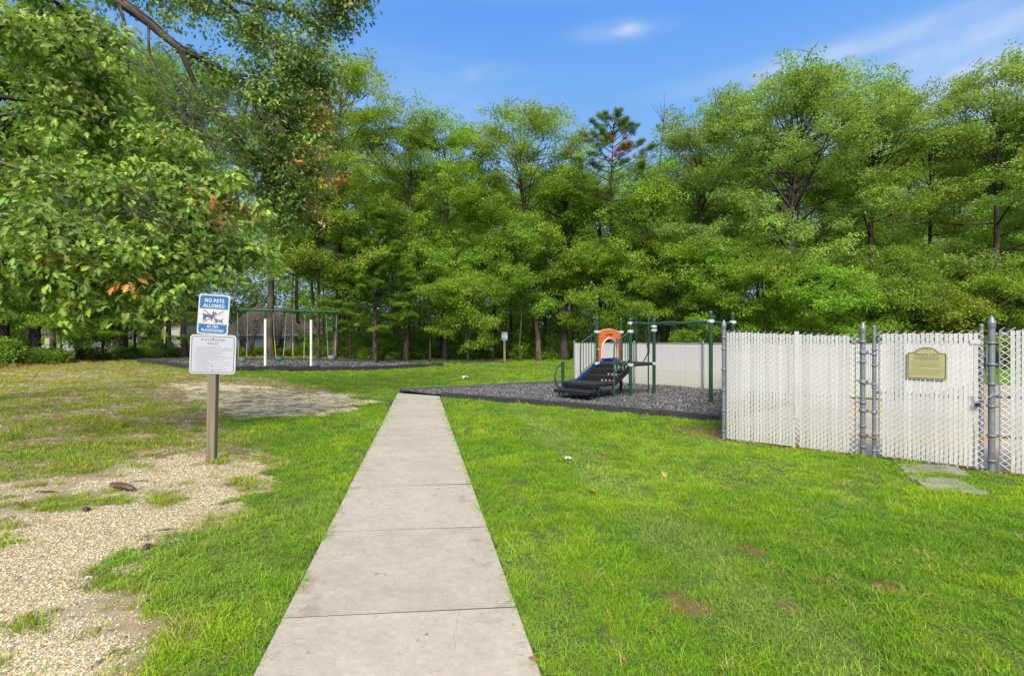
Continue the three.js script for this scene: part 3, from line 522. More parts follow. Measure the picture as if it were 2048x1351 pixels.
bigOak('tall_oak', 'second oak with a thick dark bough and bare hanging twigs against the sky', {
  foot: [-12.2, -10.4], trunk: [[0, -0.1, 0], [0.1, 3, 0], [0.3, 7, 0], [0.6, 10, 0], [1.0, 15, 0.2]].map(([a, b, c]) => [a - 12.2, b, c - 10.4]), trunkR: [0.5, 0.4, 0.34, 0.28, 0.08],
  seed: 23, shoots: smallShoots, arches: [[46, 300, 150, 470, 330, 10.6], [16, 240, 60, 330, 220, 10.3]], C: [[0.15, 0.26, 0.03], [0.19, 0.31, 0.032], [0.12, 0.21, 0.032], [0.22, 0.34, 0.035]], twigMat: paleBark,
  orange: [[650, 210, 40, 0.35], [660, 400, 60, 0.4], [600, 270, 60, 0.12], [690, 30, 60, 0.08], [640, 330, 50, 0.3]],
  limbs: [
    { pts: [[-120, -190, 10.4], [120, -90, 10.2], [236, 0, 10.4], [297, 44, 10.6], [359, 96, 10.8], [461, 147, 11.2], [560, 230, 11.6], [630, 330, 12]], r: 0.16, twig: 26, reach: 1.1, from: 0.55 },
    { pts: [[359, 96, 10.8], [376, 137, 10.8], [403, 195, 11], [427, 225, 11], [500, 300, 11.4], [560, 390, 11.8]], r: 0.07, twig: 22, reach: 1.0, from: 0.35, bare: 0.55 },
    { pts: [[236, 0, 10.4], [256, 85, 10.2], [255, 164, 10.2], [272, 225, 10.4], [340, 260, 10.7]], r: 0.035, twig: 9, reach: 0.8, from: 0.2, bare: 0.85 },
    { pts: [[297, 44, 10.6], [300, 110, 10.6], [340, 200, 10.7], [380, 260, 10.9], [470, 310, 11.2]], r: 0.03, twig: 16, reach: 0.9, from: 0.3, bare: 0.85 },
    { pts: [[100, -140, 10.2], [280, -60, 10.6], [430, -10, 11], [560, 20, 11.3], [690, 30, 11.8]], r: 0.08, twig: 30, reach: 1.0, from: 0.3 },
    { pts: [[430, -10, 11], [520, 60, 11.2], [590, 120, 11.5], [650, 160, 11.8]], r: 0.045, twig: 26, reach: 0.95, from: 0.15 },
    { pts: [[461, 147, 11.2], [530, 160, 11.4], [590, 200, 11.6], [645, 260, 12]], r: 0.04, twig: 24, reach: 0.9, from: 0.2 },
    { pts: [[500, 190, 11.3], [540, 280, 11.6], [580, 350, 11.9], [600, 420, 12.2]], r: 0.04, twig: 26, reach: 0.85, from: 0.2 },
    { pts: [[540, 280, 11.6], [545, 350, 11.8], [550, 410, 12], [560, 450, 12.2]], r: 0.03, twig: 14, reach: 0.6, from: 0.2 },
    { pts: [[560, 20, 11.3], [620, -30, 11.4], [680, -30, 11.6], [715, 0, 11.8]], r: 0.04, twig: 20, reach: 0.8, from: 0.2 },
    { pts: [[-100, -150, 10.4], [60, -120, 10.8], [180, -60, 11.4], [300, -40, 12], [380, 10, 12.4]], r: 0.06, twig: 20, reach: 1.0, from: 0.4 },
  ],
});

// ---------------------------------------------------------------- the wood behind: front row, tree by tree
const tops = (py, d, x, z) => high(py, d) - H(x, z);
const tree = (fn, name, label, px, d, top, wide, o = {}) => { const x = side(px, d), z = -d; return fn(name, label, { x, z, h: tops(top, d, x, z) * 1.0, r: wide / F * d * 1.25, seed: Math.round(px * 3 + d * 7 + 1000), ...o }); };
tree(broadleaf, 'oak_tree', 'dark oak trunk at the very left edge of the woods', 8, 27.5, 30, 150, { col: 'dark', base: 0.35, trunkR: 0.3, material: darkBark });
tree(broadleaf, 'oak_tree', 'oak with a leaning dark trunk at the left end of the woods', 66, 28.6, 40, 150, { col: 'dark', base: 0.32, trunkR: 0.27, lean: [0.9, 0], material: darkBark });
tree(broadleaf, 'oak_tree', 'slender oak left of the stout trunk near the swing bed', 160, 33, 60, 130, { col: 'oak', base: 0.35, trunkR: 0.2, material: darkBark });
tree(broadleaf, 'oak_tree', 'oak with a stout straight trunk left of the swing bed', 243, 37.5, 60, 140, { col: 'oak', base: 0.33, trunkR: 0.34 });
tree(broadleaf, 'oak_tree', 'oak whose thin trunk stands before the white house gable', 369, 36, 110, 110, { col: 'oak', base: 0.45, trunkR: 0.19 });
tree(broadleaf, 'oak_tree', 'oak with a thick grey trunk directly behind the swing frame', 541, 36, 210, 95, { col: 'bright', base: 0.52, trunkR: 0.28 });
tree(broadleaf, 'oak_tree', 'tall bright oak rising right of the overhanging bough', 668, 34, 74, 118, { col: 'yellow', base: 0.30, trunkR: 0.17 });
tree(broadleaf, 'oak_tree', 'thin dark trunked oak right of the swing beam end', 638, 33.2, 330, 60, { col: 'oak', base: 0.45, trunkR: 0.13, material: darkBark });
tree(broadleaf, 'oak_tree', 'airy oak left of the middle with twin feathery tops', 812, 36.5, 186, 84, { col: 'oak', base: 0.3, trunkR: 0.2 });
tree(broadleaf, 'oak_tree', 'oak with a ragged round top left of the far sign post', 890, 38, 212, 88, { col: 'bright', base: 0.28, trunkR: 0.18 });
tree(broadleaf, 'oak_tree', 'oak with a leaning trunk right above the far sign post', 1078, 37, 190, 118, { col: 'bright', base: 0.30, trunkR: 0.2, lean: [-1.2, 0] });
tree(broadleaf, 'oak_tree', 'stout trunked oak between the far sign and the climbing frame', 1128, 38.5, 300, 80, { col: 'oak', base: 0.36, trunkR: 0.33, material: darkBark });
tree(pine, 'pine_tree', 'tall thin crowned pine with an orange dead branch near its top', 1226, 36, 246, 70, { col: 'bluepine', base: 0.5, trunkR: 0.2, dead: 0.75, round: true, tuft: 1.3, rust: [0.25, high(292, 36), 0.9, 1.25] });
tree(broadleaf, 'oak_tree', 'yellowish thin oak in front of the bare snag', 1296, 35, 338, 82, { col: 'yellow', base: 0.3, trunkR: 0.17, dens: 0.8 });
tree(broadleaf, 'oak_tree', 'oak forming the left shoulder of the tallest crown', 1404, 34, 190, 104, { col: 'grey', base: 0.26, trunkR: 0.22 });
tree(broadleaf, 'oak_tree', 'tallest broad oak of the woods above the near fence', 1590, 31, 138, 176, { col: 'grey', base: 0.24, trunkR: 0.3, limbs: 30 });
tree(broadleaf, 'oak_tree', 'oak with a forked dark trunk above the pool gate', 1745, 32, 150, 124, { col: 'oak', base: 0.26, trunkR: 0.24, limbs: 22, material: darkBark });
tree(broadleaf, 'oak_tree', 'thin oak in the gap between the two tall right crowns', 1862, 33, 178, 66, { col: 'oak', base: 0.3, trunkR: 0.16, dens: 0.7 });
tree(broadleaf, 'oak_tree', 'tall airy oak above the right fence post', 1985, 30, 102, 116, { col: 'grey', base: 0.26, trunkR: 0.22, limbs: 22 });
tree(broadleaf, 'oak_tree', 'oak cut by the right edge of the picture', 2120, 29, 130, 110, { col: 'oak', base: 0.25, trunkR: 0.24 });
// lower trees along the edge of the wood
tree(pine, 'young_pine', 'bushy bright green young pine right of the swing frame', 752, 33, 425, 78, { col: 'pine', base: 0.22, trunkR: 0.15, step: 0.42, tuft: 1.3 });
tree(pine, 'young_pine', 'dark soft pine in front of the stout left trunk', 270, 33, 560, 90, { col: 'pine', base: 0.3, trunkR: 0.1, tuft: 1.2 });
tree(pine, 'young_pine', 'dark pine behind the right fence panel', 1940, 33, 520, 70, { col: 'pine', base: 0.1, trunkR: 0.1 });
const low = [[-40, 27, 520, 70, 'oak'], [120, 30, 560, 80, 'bright'], [205, 32, 590, 60, 'oak'], [330, 38, 520, 60, 'dark'], [585, 34.5, 440, 45, 'bright'], [700, 35, 500, 60, 'oak'], [860, 35.5, 470, 70, 'bright'], [935, 35, 540, 75, 'bright'], [985, 37, 470, 60, 'oak'], [1040, 36, 420, 60, 'oak'], [1180, 37, 480, 70, 'bright'], [1275, 36, 450, 60, 'oak'], [1350, 34, 470, 80, 'bright'], [1440, 31.5, 480, 85, 'bright'], [1530, 29.5, 500, 90, 'bright'], [1625, 28.5, 520, 90, 'bright'], [1710, 29, 545, 75, 'bright'], [1790, 30, 520, 70, 'oak'], [1850, 29, 560, 70, 'oak'], [1920, 28, 590, 60, 'yellow'], [2010, 27, 540, 70, 'bright'], [2090, 27, 500, 70, 'oak']];
const lowLabel = ['small oak sapling at the far left edge of the wood', 'bright leafy sapling between the two left trunks', 'low sapling just left of the stout left trunk', 'dark sapling in the shade behind the playground rules sign', 'sapling filling the gap right of the swing frame trunk', 'sapling left of the bright young pine', 'sapling right of the bright young pine', 'bright sapling with a drooping spray left of the far sign', 'sapling behind the far sign post', 'sapling under the leaning oak', 'sapling left of the climbing frame posts', 'sapling behind the arch loop of the climbing frame', 'sapling behind the overhead ladder', 'bright sapling above the left fence corner post', 'bright sapling left of the middle of the slatted fence', 'brightest broad sapling above the slatted fence', 'bright sapling above the gate hinge post', 'sapling above the left half of the gate', 'sapling above the pool sign', 'yellowish low sapling above the right end of the gate', 'bright sapling above the gate padlock', 'sapling at the right edge of the picture'];
low.forEach(([px, d, top, w, c], i) => tree(broadleaf, 'sapling', lowLabel[i], px, d, top, w, { col: c, base: px === 585 ? 0.6 : [0.34, 0.18, 0.42][i % 3], trunkR: 0.07, limbs: 15, size: 0.85, material: darkBark }));
{ // dead snag with bare twigs
  const d = 38, x = side(1318, d), R = rng(4), t = thing('dead_snag', 'bare dead treetop of thin twigs against the sky', 'tree', [x, H(x, -d) - 0.05, -d]), top = tops(245, d, x, -d), tp = [V(0, 0, 0), V(0.1, top * 0.4, 0), V(-0.1, top * 0.7, 0), V(0.35, top, 0)], c = curve(tp, 10), tw = [];
  for (let i = 0; i < 26; i++) { const q = c[4 + Math.floor(R() * 6.9)], dr = V(R() - 0.5, 0.35 + R() * 0.9, R() - 0.5).normalize(), l = 0.7 + R() * 1.7; tw.push(tube([q, q.clone().addScaledVector(dr, l * 0.5).add(V(0.06, 0, 0)), q.clone().addScaledVector(dr, l)], [0.03, 0.018, 0.007], 4, false)); }
  obj('trunk', tube(c, c.map((_, i) => 0.16 * (1 - i / 11.5)), 7), paleBark, t); obj('branches', tw, paleBark, t);
}
// deeper rows: alike, told apart by nothing
{
  const R = rng(501); let n = 0;
  for (const [d0, stepPx, t0, t1] of [[45, 118, 285, 380], [54, 96, 300, 400], [64, 92, 310, 420]]) for (let px = -330; px < 2400; px += stepPx * (0.8 + R() * 0.4)) {
    const d = d0 + (R() - 0.5) * 6, hole = px > 395 && px < 600; if (hole) continue;
    const left = px < 700 ? -140 : px > 1350 ? -110 : 0, top = lerp(t0, t1, R()) + left * 0.8, x = side(px, d), z = -d;
    broadleaf('woodland_tree', 'tree standing deep in the woods behind the front row', { x, z, h: tops(top, d, x, z), r: 3.6 + R() * 1.4, seed: 9000 + n++, col: ['oak', 'dark', 'oak', 'bright'][n % 4], base: 0.2 + R() * 0.16, trunkR: 0.16 + R() * 0.1, limbs: 17, dens: 0.66, size: 1.35, material: darkBark, group: 'trees deep in the woods' });
  }
}
// thin dark stems seen between the shrubs
{
  const R = rng(88);
  for (let i = 0; i < 46; i++) {
    const px = lerp(620, 1380, R()), d = 40 + R() * 14, x = side(px, d), h = 5 + R() * 5, t = tube([V(0, 0, 0), V((R() - 0.5) * 0.4, h * 0.5, 0), V((R() - 0.5) * 0.8, h, (R() - 0.5) * 0.5)], [0.05 + R() * 0.06, 0.05, 0.02], 6);
    const m = obj('dead_sapling', t, i % 5 ? darkBark : paleBark); m.position.set(x, H(x, -d) - 0.05, -d); tag(m, 'thin leafless stem in the shade of the woods', 'tree', 'thin stems in the shade of the woods');
  }
}
// shrubs at the foot of the wood
{
  const R = rng(61), spots = []; for (let px = -60; px < 1420; px += 34) spots.push(px + (R() - 0.5) * 30);
  spots.forEach((px, i) => {
    const open = px > 455 && px < 610, edge = px < 300 ? lerp(27, 36.5, clamp(px / 300, 0, 1)) : px < 700 ? 37.5 : 40.5, d = edge + 0.4 + R() * 3, x = side(px, d), tall = open ? 0.4 + R() * 0.4 : 0.45 + R() * R() * R() * 3.0; if (px < 330 && R() < 0.35) return;
    shrub('shrub', 'leafy green shrub along the dark foot of the woods', { x, z: -d, h: tall, r: 0.6 + tall * 0.42, seed: 300 + i, n: 14 + tall * 16, col: ['dark', 'oak', 'dark', 'bright'][Math.floor(R() * 4)], group: 'shrubs at the foot of the woods' });
  });
  [[735, 37, 1.9, 1.6, 'dark', 'rounded dark shrub under the young pine'], [765, 36.5, 1.5, 1.3, 'dark', 'dark shrub right beside the young pine trunk'], [735, 35.8, 0.8, 0.6, 'yellow', 'small yellow green shrub in front of the dark rounded shrub'], [14, 26.2, 1.3, 0.7, 'oak', 'low leafy shrub at the left picture edge'], [100, 28.5, 0.8, 0.9, 'oak', 'low leafy shrub at the foot of the leaning dark trunk'], [1375, 31, 2.2, 1.2, 'oak', 'shrub behind the overhead ladder posts']].forEach(([px, d, h, r, c, label], i) => shrub('shrub', label, { x: side(px, d), z: -d, h, r, seed: 700 + i, n: 40, col: c }));
  // leafless multi-stemmed shrub in front of the house
  for (const [px, d, label] of [[500, 38, 'bare many-stemmed shrub in front of the house wall'], [548, 37.6, 'bare many-stemmed shrub beside the trunk behind the swings']]) {
    const x = side(px, d), t = thing('bare_shrub', label, 'shrub', [x, H(x, -d) - 0.03, -d]), st = [];
    for (let i = 0; i < 13; i++) { const a = R() * 6.283, l = 1.6 + R() * 2.4, lean = 0.1 + R() * 0.4, e = V(Math.cos(a) * lean * l, l, Math.sin(a) * lean * l), m = e.clone().multiplyScalar(0.5).add(V((R() - 0.5) * 0.3, 0, 0)); st.push(tube([V(0, 0, 0), m, e], [0.035, 0.025, 0.008], 5, false)); for (let b = 0; b < 4; b++) { const q = m.clone().lerp(e, R()), f = q.clone().add(V((R() - 0.5) * 1.1, 0.3 + R() * 0.7, (R() - 0.5) * 0.6)); st.push(tube([q, f], [0.013, 0.005], 4, false)); } }
    obj('stems', st, darkBark, t);
  }
}
{ // ground cover and far mass of the wood
  const R = rng(71), mats = [], cols = [], far = [], farC = [];
  for (let i = 0; i < 7600; i++) { const px = lerp(-250, 2300, R()), d = (px < 300 ? lerp(26, 37, clamp(px / 300, 0, 1)) + 7 * sm(0.4, 0.7, fbm(px * 0.02, 3, 2)) : 38 + 4 * sm(0.4, 0.7, fbm(px * 0.03, 9, 2))) + Math.pow(R(), 1.5) * 22, x = side(px, d); if ((px > 390 && px < 605) || (px < 170 && R() < 0.85) || (px < 330 && R() < 0.3 + 0.7 * sm(0.3, 0.6, fbm(px * 0.03, d * 0.4, 2)))) continue; mats.push(mat4(V(x, H(x, -d) + 0.06 + R() * R() * (px < 330 ? 2.2 : 2.6), -d), euler(R() - 0.5, R() * 6.28, R() - 0.5), 0.8 + R() * 0.7)); cols.push(tint(GREEN[R() < 0.35 ? 'dark' : R() < 0.7 ? 'oak' : 'bright'], R, 0.35)); }
  stuff('undergrowth', bushSprays[0], leafMat, mats, cols, scene, 'low green undergrowth covering the floor of the woods', 'undergrowth');
  for (let i = 0; i < 3600; i++) { const px = lerp(-500, 2600, R()), d = 58 + R() * 14, x = side(px, d); if (px > 360 && px < 606) continue; far.push(mat4(V(x, R() * 5.2, -d), euler(R() - 0.5, R() * 6.28, R() - 0.5), 1.7 + R() * 1.2)); farC.push(tint(GREEN.dark, R, 0.3)); }
  for (let i = 0; i < 6800; i++) { const px = lerp(-700, 2750, R()), d = 72 + R() * 16, x = side(px, d); far.push(mat4(V(x, Math.pow(R(), 1.35) * (px < 700 || px > 1350 ? 19 : 16), -d), euler(R() - 0.5, R() * 6.28, R() - 0.5), 2.2 + R() * 1.4)); farC.push(tint(GREEN[R() < 0.5 ? 'dark' : 'oak'], R, 0.3)); }
  stuff('far_woods', oakSprays[0], leafMat, far, farC, scene, 'far mass of green woods filling the gaps between trunks', 'woods');
}
// ---------------------------------------------------------------- house behind the trees on the left
{
  const siding = std([0.62, 0.62, 0.60], 0.7), trim = std([0.66, 0.66, 0.65], 0.6), glass = new THREE.MeshPhysicalMaterial({ color: lin(0.03, 0.035, 0.04), roughness: 0.08, clearcoat: 1 });
  const roofMap = tex(512, 512, (u, v) => { const row = Math.floor(v * 26), k = 0.40 + 0.16 * (hash(Math.floor(u * 30 + (row % 2) * 0.5), row) - 0.5) + 0.10 * (hash(u * 512, v * 512) - 0.5) - ((v * 26) % 1 < 0.1 ? 0.1 : 0); return [k * 1.08, k, k * 0.92]; }, true, [0.3, 0.3]);
  const roofMat = std([1.8, 1.65, 1.5], 0.95, { map: roofMap, bumpMap: roofMap, bumpScale: 0.008 });
  const d = 50, x0 = side(448, d), x1 = side(592, d), t = thing('house', 'white sided house with a brown shingle roof behind the swings', 'house', [0, -0.3, -d]);
  const eave = high(668, d) + 0.3, ridge = high(608, d) + 0.3, zr = -4.5, xr0 = x0 + 0.6, xr1 = side(512, d);
  const w = obj('wall', [box(x1 - x0 - 0.6, eave, 8, (x0 + x1) / 2, eave / 2, -4.4)], siding, t);
  for (let i = 0; i < 9; i++) obj('board', box(x1 - x0 - 0.6, 0.19, 0.02, (x0 + x1) / 2, 0.3 + i * 0.21, -0.385, 0, 0, 0, -0.06), siding, w);
  const roof = obj('roof', tri([x0 - 0.3, eave, 0.2, x1 + 0.3, eave, 0.2, xr1, ridge, zr, xr0, ridge, zr, x1 + 0.3, eave, -9.2, x0 - 0.3, eave, -9.2, x0 - 0.3, eave - 0.14, 0.2, x1 + 0.3, eave - 0.14, 0.2, x1 + 0.3, eave - 0.14, -9.2, x0 - 0.3, eave - 0.14, -9.2].flat(), [0, 1, 2, 0, 2, 3, 1, 4, 2, 4, 5, 3, 4, 3, 2, 5, 0, 3, 6, 7, 1, 6, 1, 0, 7, 8, 4, 7, 4, 1, 6, 9, 8, 6, 8, 7], [0, 0, 12, 0, 10, 6, 1, 6, 20, 0, 0, 0, 0, 0, 12, 0, 20, 0, 0, 0]).toNonIndexed(), roofMat, t);
  roof.geometry.computeVertexNormals();
  obj('vent', box(0.4, 0.2, 0.4, side(492, d), eave + 1.3, -2.0, 0.03), std([0.05, 0.05, 0.05], 0.6), roof);
  obj('fascia', box(x1 - x0 + 0.7, 0.16, 0.04, (x0 + x1) / 2, eave - 0.08, 0.225), trim, t);
  for (const px of [484, 560]) { const f = obj('window', box(0.95, 1.2, 0.06, side(px, d), eave - 0.95, -0.34, 0.01), trim, t); obj('pane', box(0.78, 1.03, 0.02, side(px, d), eave - 0.95, -0.303), glass, f); }
  // the taller gabled wing with lapped boards
  const cw = 1.9, cx = side(366, d), ct = high(592, d) + 0.3, wing = obj('gable', [box(cw, ct, 2.2, cx, ct / 2, 0.2)], siding, t);
  for (let i = 0; i < 20; i++) { const y = ct - 0.12 - i * 0.2; if (y < 0.1) break; obj('board', box(cw + 0.03, 0.19, 0.022, cx, y, 1.315, 0, 0, 0, -0.07), siding, wing); }
  for (const s of [-1, 1]) obj('corner_trim', box(0.12, ct, 0.05, cx + s * (cw / 2 - 0.03), ct / 2, 1.34, 0.01), trim, wing);
  obj('gable_roof', new THREE.ExtrudeGeometry(new THREE.Shape([[-cw / 2 - 0.3, 0], [cw / 2 + 0.3, 0], [0, 0.85]].map((p) => new THREE.Vector2(...p))), { depth: 2.7, bevelEnabled: false }).translate(cx, ct, -1.1), trim, t);
  const d2 = 60, t2 = thing('house', 'brown roofed house glimpsed between the left trunks', 'house', [side(205, d2), -0.3, -d2], 0.3);
  obj('wall', box(9, 2.2, 6, 0, 1.1, 0), siding, t2);
  obj('roof', new THREE.ExtrudeGeometry(new THREE.Shape([[-3.4, 0], [3.4, 0], [0, 1.5]].map((p) => new THREE.Vector2(...p))), { depth: 9.6, bevelEnabled: false }).rotateY(Math.PI / 2).translate(-4.8, 2.21, 0), roofMat, t2);
  obj('window', box(0.9, 1.1, 0.05, 1.5, 1.2, 3.02), glass, t2);
}

// ---------------------------------------------------------------- signs
const steel = std([0.52, 0.54, 0.56], 0.42, { metalness: 0.75 }), boltMat = std([0.25, 0.25, 0.26], 0.4, { metalness: 0.8 });
const woodMap = tex(128, 512, (u, v) => { const g = fbm(u * 14 + 0.4 * fbm(u * 3, v * 2, 3), v * 2.2, 5), k = 0.50 + 0.24 * (g - 0.5) - (fbm(u * 30, v * 1.2, 2) > 0.68 ? 0.12 : 0) + 0.05 * (hash(u * 128, v * 512) - 0.5), gr = sm(0.75, 1, v); return [k * 1.05, k * 0.97, k * 0.83]; }, true);
const woodMat = std([0.8, 0.79, 0.77], 0.9, { map: woodMap, bumpMap: woodMap, bumpScale: 0.006 });
function roundRect(w, h, r) { const s = new THREE.Shape(), x = -w / 2, y = -h / 2; s.moveTo(x + r, y); s.lineTo(x + w - r, y); s.quadraticCurveTo(x + w, y, x + w, y + r); s.lineTo(x + w, y + h - r); s.quadraticCurveTo(x + w, y + h, x + w - r, y + h); s.lineTo(x + r, y + h); s.quadraticCurveTo(x, y + h, x, y + h - r); s.lineTo(x, y + r); s.quadraticCurveTo(x, y, x + r, y); return s; }
function face(shape, w, h, map, z, cy = 0) { const g = new THREE.ShapeGeometry(shape, 16), p = g.attributes.position, uv = g.attributes.uv; for (let i = 0; i < p.count; i++) uv.setXY(i, p.getX(i) / w + 0.5, (p.getY(i) - cy) / h + 0.5); return [g.translate(0, 0, z), std([0.54, 0.54, 0.54], 0.45, { map })]; }
function rr(c, x, y, w, h, r) { c.beginPath(); c.moveTo(x + r, y); c.arcTo(x + w, y, x + w, y + h, r); c.arcTo(x + w, y + h, x, y + h, r); c.arcTo(x, y + h, x, y, r); c.arcTo(x, y, x + w, y, r); c.closePath(); }
function fit(c, text, x, y, w, size, font = 'sans-serif', weight = 'bold') { c.font = `${weight} ${size}px ${font}`; const k = w / c.measureText(text).width; c.save(); c.translate(x, y); c.scale(k, 1); c.textAlign = 'center'; c.fillText(text, 0, 0); c.restore(); }
const petsTex = canvasTex(480, 680, (c, w, h) => {
  c.fillStyle = '#eef3f3'; c.fillRect(0, 0, w, h);
  c.fillStyle = '#1f7fc4'; rr(c, 20, 20, w - 40, 225, 44); c.fill(); c.fillRect(20, 120, w - 40, 125);
  rr(c, 20, 505, w - 40, 155, 44); c.fill(); c.fillRect(20, 505, w - 40, 70);
  c.fillStyle = '#f4f8f8'; fit(c, 'NO PETS', 240, 135, 310, 88); fit(c, 'ALLOWED', 240, 222, 335, 84); fit(c, 'AT THE', 240, 568, 180, 60); fit(c, 'PLAYGROUND', 240, 635, 350, 66);
  c.fillStyle = '#2c7fb0'; c.strokeStyle = '#2c7fb0'; c.lineCap = 'round'; c.lineJoin = 'round';
  // larger dog, standing, facing right
  c.beginPath(); c.moveTo(82, 300); c.lineTo(92, 335); c.lineTo(150, 338); c.lineTo(205, 352); c.lineTo(240, 330); c.lineTo(262, 352); c.lineTo(248, 392); c.lineTo(225, 432); c.lineTo(228, 452); c.lineTo(206, 452); c.lineTo(204, 408); c.lineTo(150, 390); c.lineTo(128, 400); c.lineTo(128, 448); c.lineTo(108, 448); c.lineTo(104, 415); c.lineTo(96, 448); c.lineTo(76, 448); c.lineTo(82, 400); c.lineTo(76, 350); c.closePath(); c.fill();
  c.beginPath(); c.moveTo(218, 330); c.lineTo(226, 300); c.lineTo(244, 272); c.lineTo(256, 298); c.lineTo(292, 318); c.lineTo(286, 334); c.lineTo(250, 340); c.closePath(); c.fill();
  // smaller dog, sniffing
  c.beginPath(); c.moveTo(245, 420); c.lineTo(266, 410); c.lineTo(300, 428); c.lineTo(350, 424); c.lineTo(374, 420); c.lineTo(396, 392); c.lineTo(404, 386); c.lineTo(384, 432); c.lineTo(392, 470); c.lineTo(376, 470); c.lineTo(360, 446); c.lineTo(318, 452); c.lineTo(306, 492); c.lineTo(290, 486); c.lineTo(290, 458); c.lineTo(272, 482); c.lineTo(258, 474); c.lineTo(274, 446); c.closePath(); c.fill();
  c.fillStyle = '#4a5a70'; c.beginPath(); c.arc(345, 494, 8, 0, 7); c.fill();
  c.strokeStyle = '#c8263c'; c.lineWidth = 13; c.beginPath(); c.moveTo(86, 268); c.lineTo(392, 490); c.moveTo(392, 276); c.lineTo(84, 484); c.stroke();
});
// printed lines too small to read in the photograph: strokes the size of its words
function smallPrint(c, lines, x, y, step, thick, style, R) { c.fillStyle = style; lines.forEach((w, i) => { let q = x + (w < 0 ? 0 : 0); const end = x + Math.abs(w); while (q < end) { const l = 8 + R() * 26; for (let k = 0; k < l; k += 4) { const hh = thick * (0.55 + R() * 0.6); c.globalAlpha = 0.45 + R() * 0.4; c.fillRect(q + k, y + i * step - hh / 2, 2.4, hh); } q += l + 6; } }); c.globalAlpha = 1; }
const rulesTex = canvasTex(640, 590, (c, w, h) => {
  c.fillStyle = '#eaf2f2'; c.fillRect(0, 0, w, h); c.fillStyle = '#dcdfec'; rr(c, 22, 22, w - 44, h - 44, 34); c.fill(); c.strokeStyle = '#34586f'; c.lineWidth = 9; rr(c, 24, 24, w - 48, h - 48, 34); c.stroke();
  c.fillStyle = '#2e2c36'; fit(c, 'PLAYGROUND', 318, 92, 340, 48, 'sans-serif', 'normal'); fit(c, 'RULES', 318, 146, 160, 46, 'sans-serif', 'normal');
  const R = rng(6), L = [340, 480, 480, 500, 360, 310, 400, 290, 400, 480, 280, 390, 150, 480, 190, 440, 210, 370, 170, 410, 410];
  smallPrint(c, L, 84, 182, 17.6, 8, '#3c4a62', R); c.fillStyle = '#3c4a62'; [0, 1, 3, 5, 6, 8, 9, 11, 13, 15, 17, 19].forEach((i) => c.fillRect(62, 179 + i * 17.6, 6, 6));
  for (const y of [133, 470]) { c.fillStyle = '#222'; c.beginPath(); c.arc(318, y, 6, 0, 7); c.fill(); }
});
function signPost(name, label, foot, panels, hgt, wide, lean, turn) {
  const t = thing(name, label, 'sign', [foot[0], H(...foot), foot[1]], turn); t.rotation.z = lean;
  const p = obj('post', new RoundedBoxGeometry(wide, hgt + 0.4, wide * 0.95, 2, 0.006).translate(0, hgt / 2 - 0.2, 0), woodMat, t); { const g = p.geometry, q = g.attributes.position, uv = g.attributes.uv; for (let i = 0; i < q.count; i++) uv.setXY(i, (q.getX(i) + q.getZ(i)) / 0.22 + 0.5, q.getY(i) / 1.6); }
  for (const [w, h, y, map, roll, nm, dx] of panels) {
    const g = new THREE.ExtrudeGeometry(roundRect(w, h, w * 0.09), { depth: 0.003, bevelEnabled: true, bevelSize: 0.001, bevelThickness: 0.001, bevelSegments: 1 }), pl = obj(nm, g, std([0.60, 0.63, 0.63], 0.4, { metalness: 0.2 }), t);
    pl.position.set(dx || 0, y, wide / 2 + 0.004); pl.rotation.z = roll;
    obj('print', ...face(roundRect(w - 0.002, h - 0.002, w * 0.09), w, h, map, 0.0055), pl);
    for (const s of [-1, 1]) obj('bolt', ball(0.007, 0, s * h * 0.42, 0.006, 1, 8), boltMat, pl);
  }
  return t;
}
{
  const f = on(422.5, 921), d = -f[1], k = d / F;
  signPost('sign_post', 'wooden post beside the gravel carrying the no pets sign and the rules board', f, [[86 * k, 77 * k, high(708, d) - H(...f), rulesTex, -0.012, 'rules_board', 2 * k / 1], [58 * k, 79 * k, high(629, d) - H(...f), petsTex, -0.045, 'no_pets_sign', 1.5 * k]], high(600, d) - H(...f), 16 * k, -0.022, 0.12);
  const g = on(1009, 725.5), d2 = -g[1], k2 = d2 / F;
  signPost('sign_post', 'small blue and white sign on a thin post at the far edge of the lawn', g, [[11.5 * k2, 16 * k2, high(672, d2) - H(...g), petsTex, 0, 'no_pets_sign']], high(666, d2) - H(...g), 4.2 * k2, 0, 0);
}

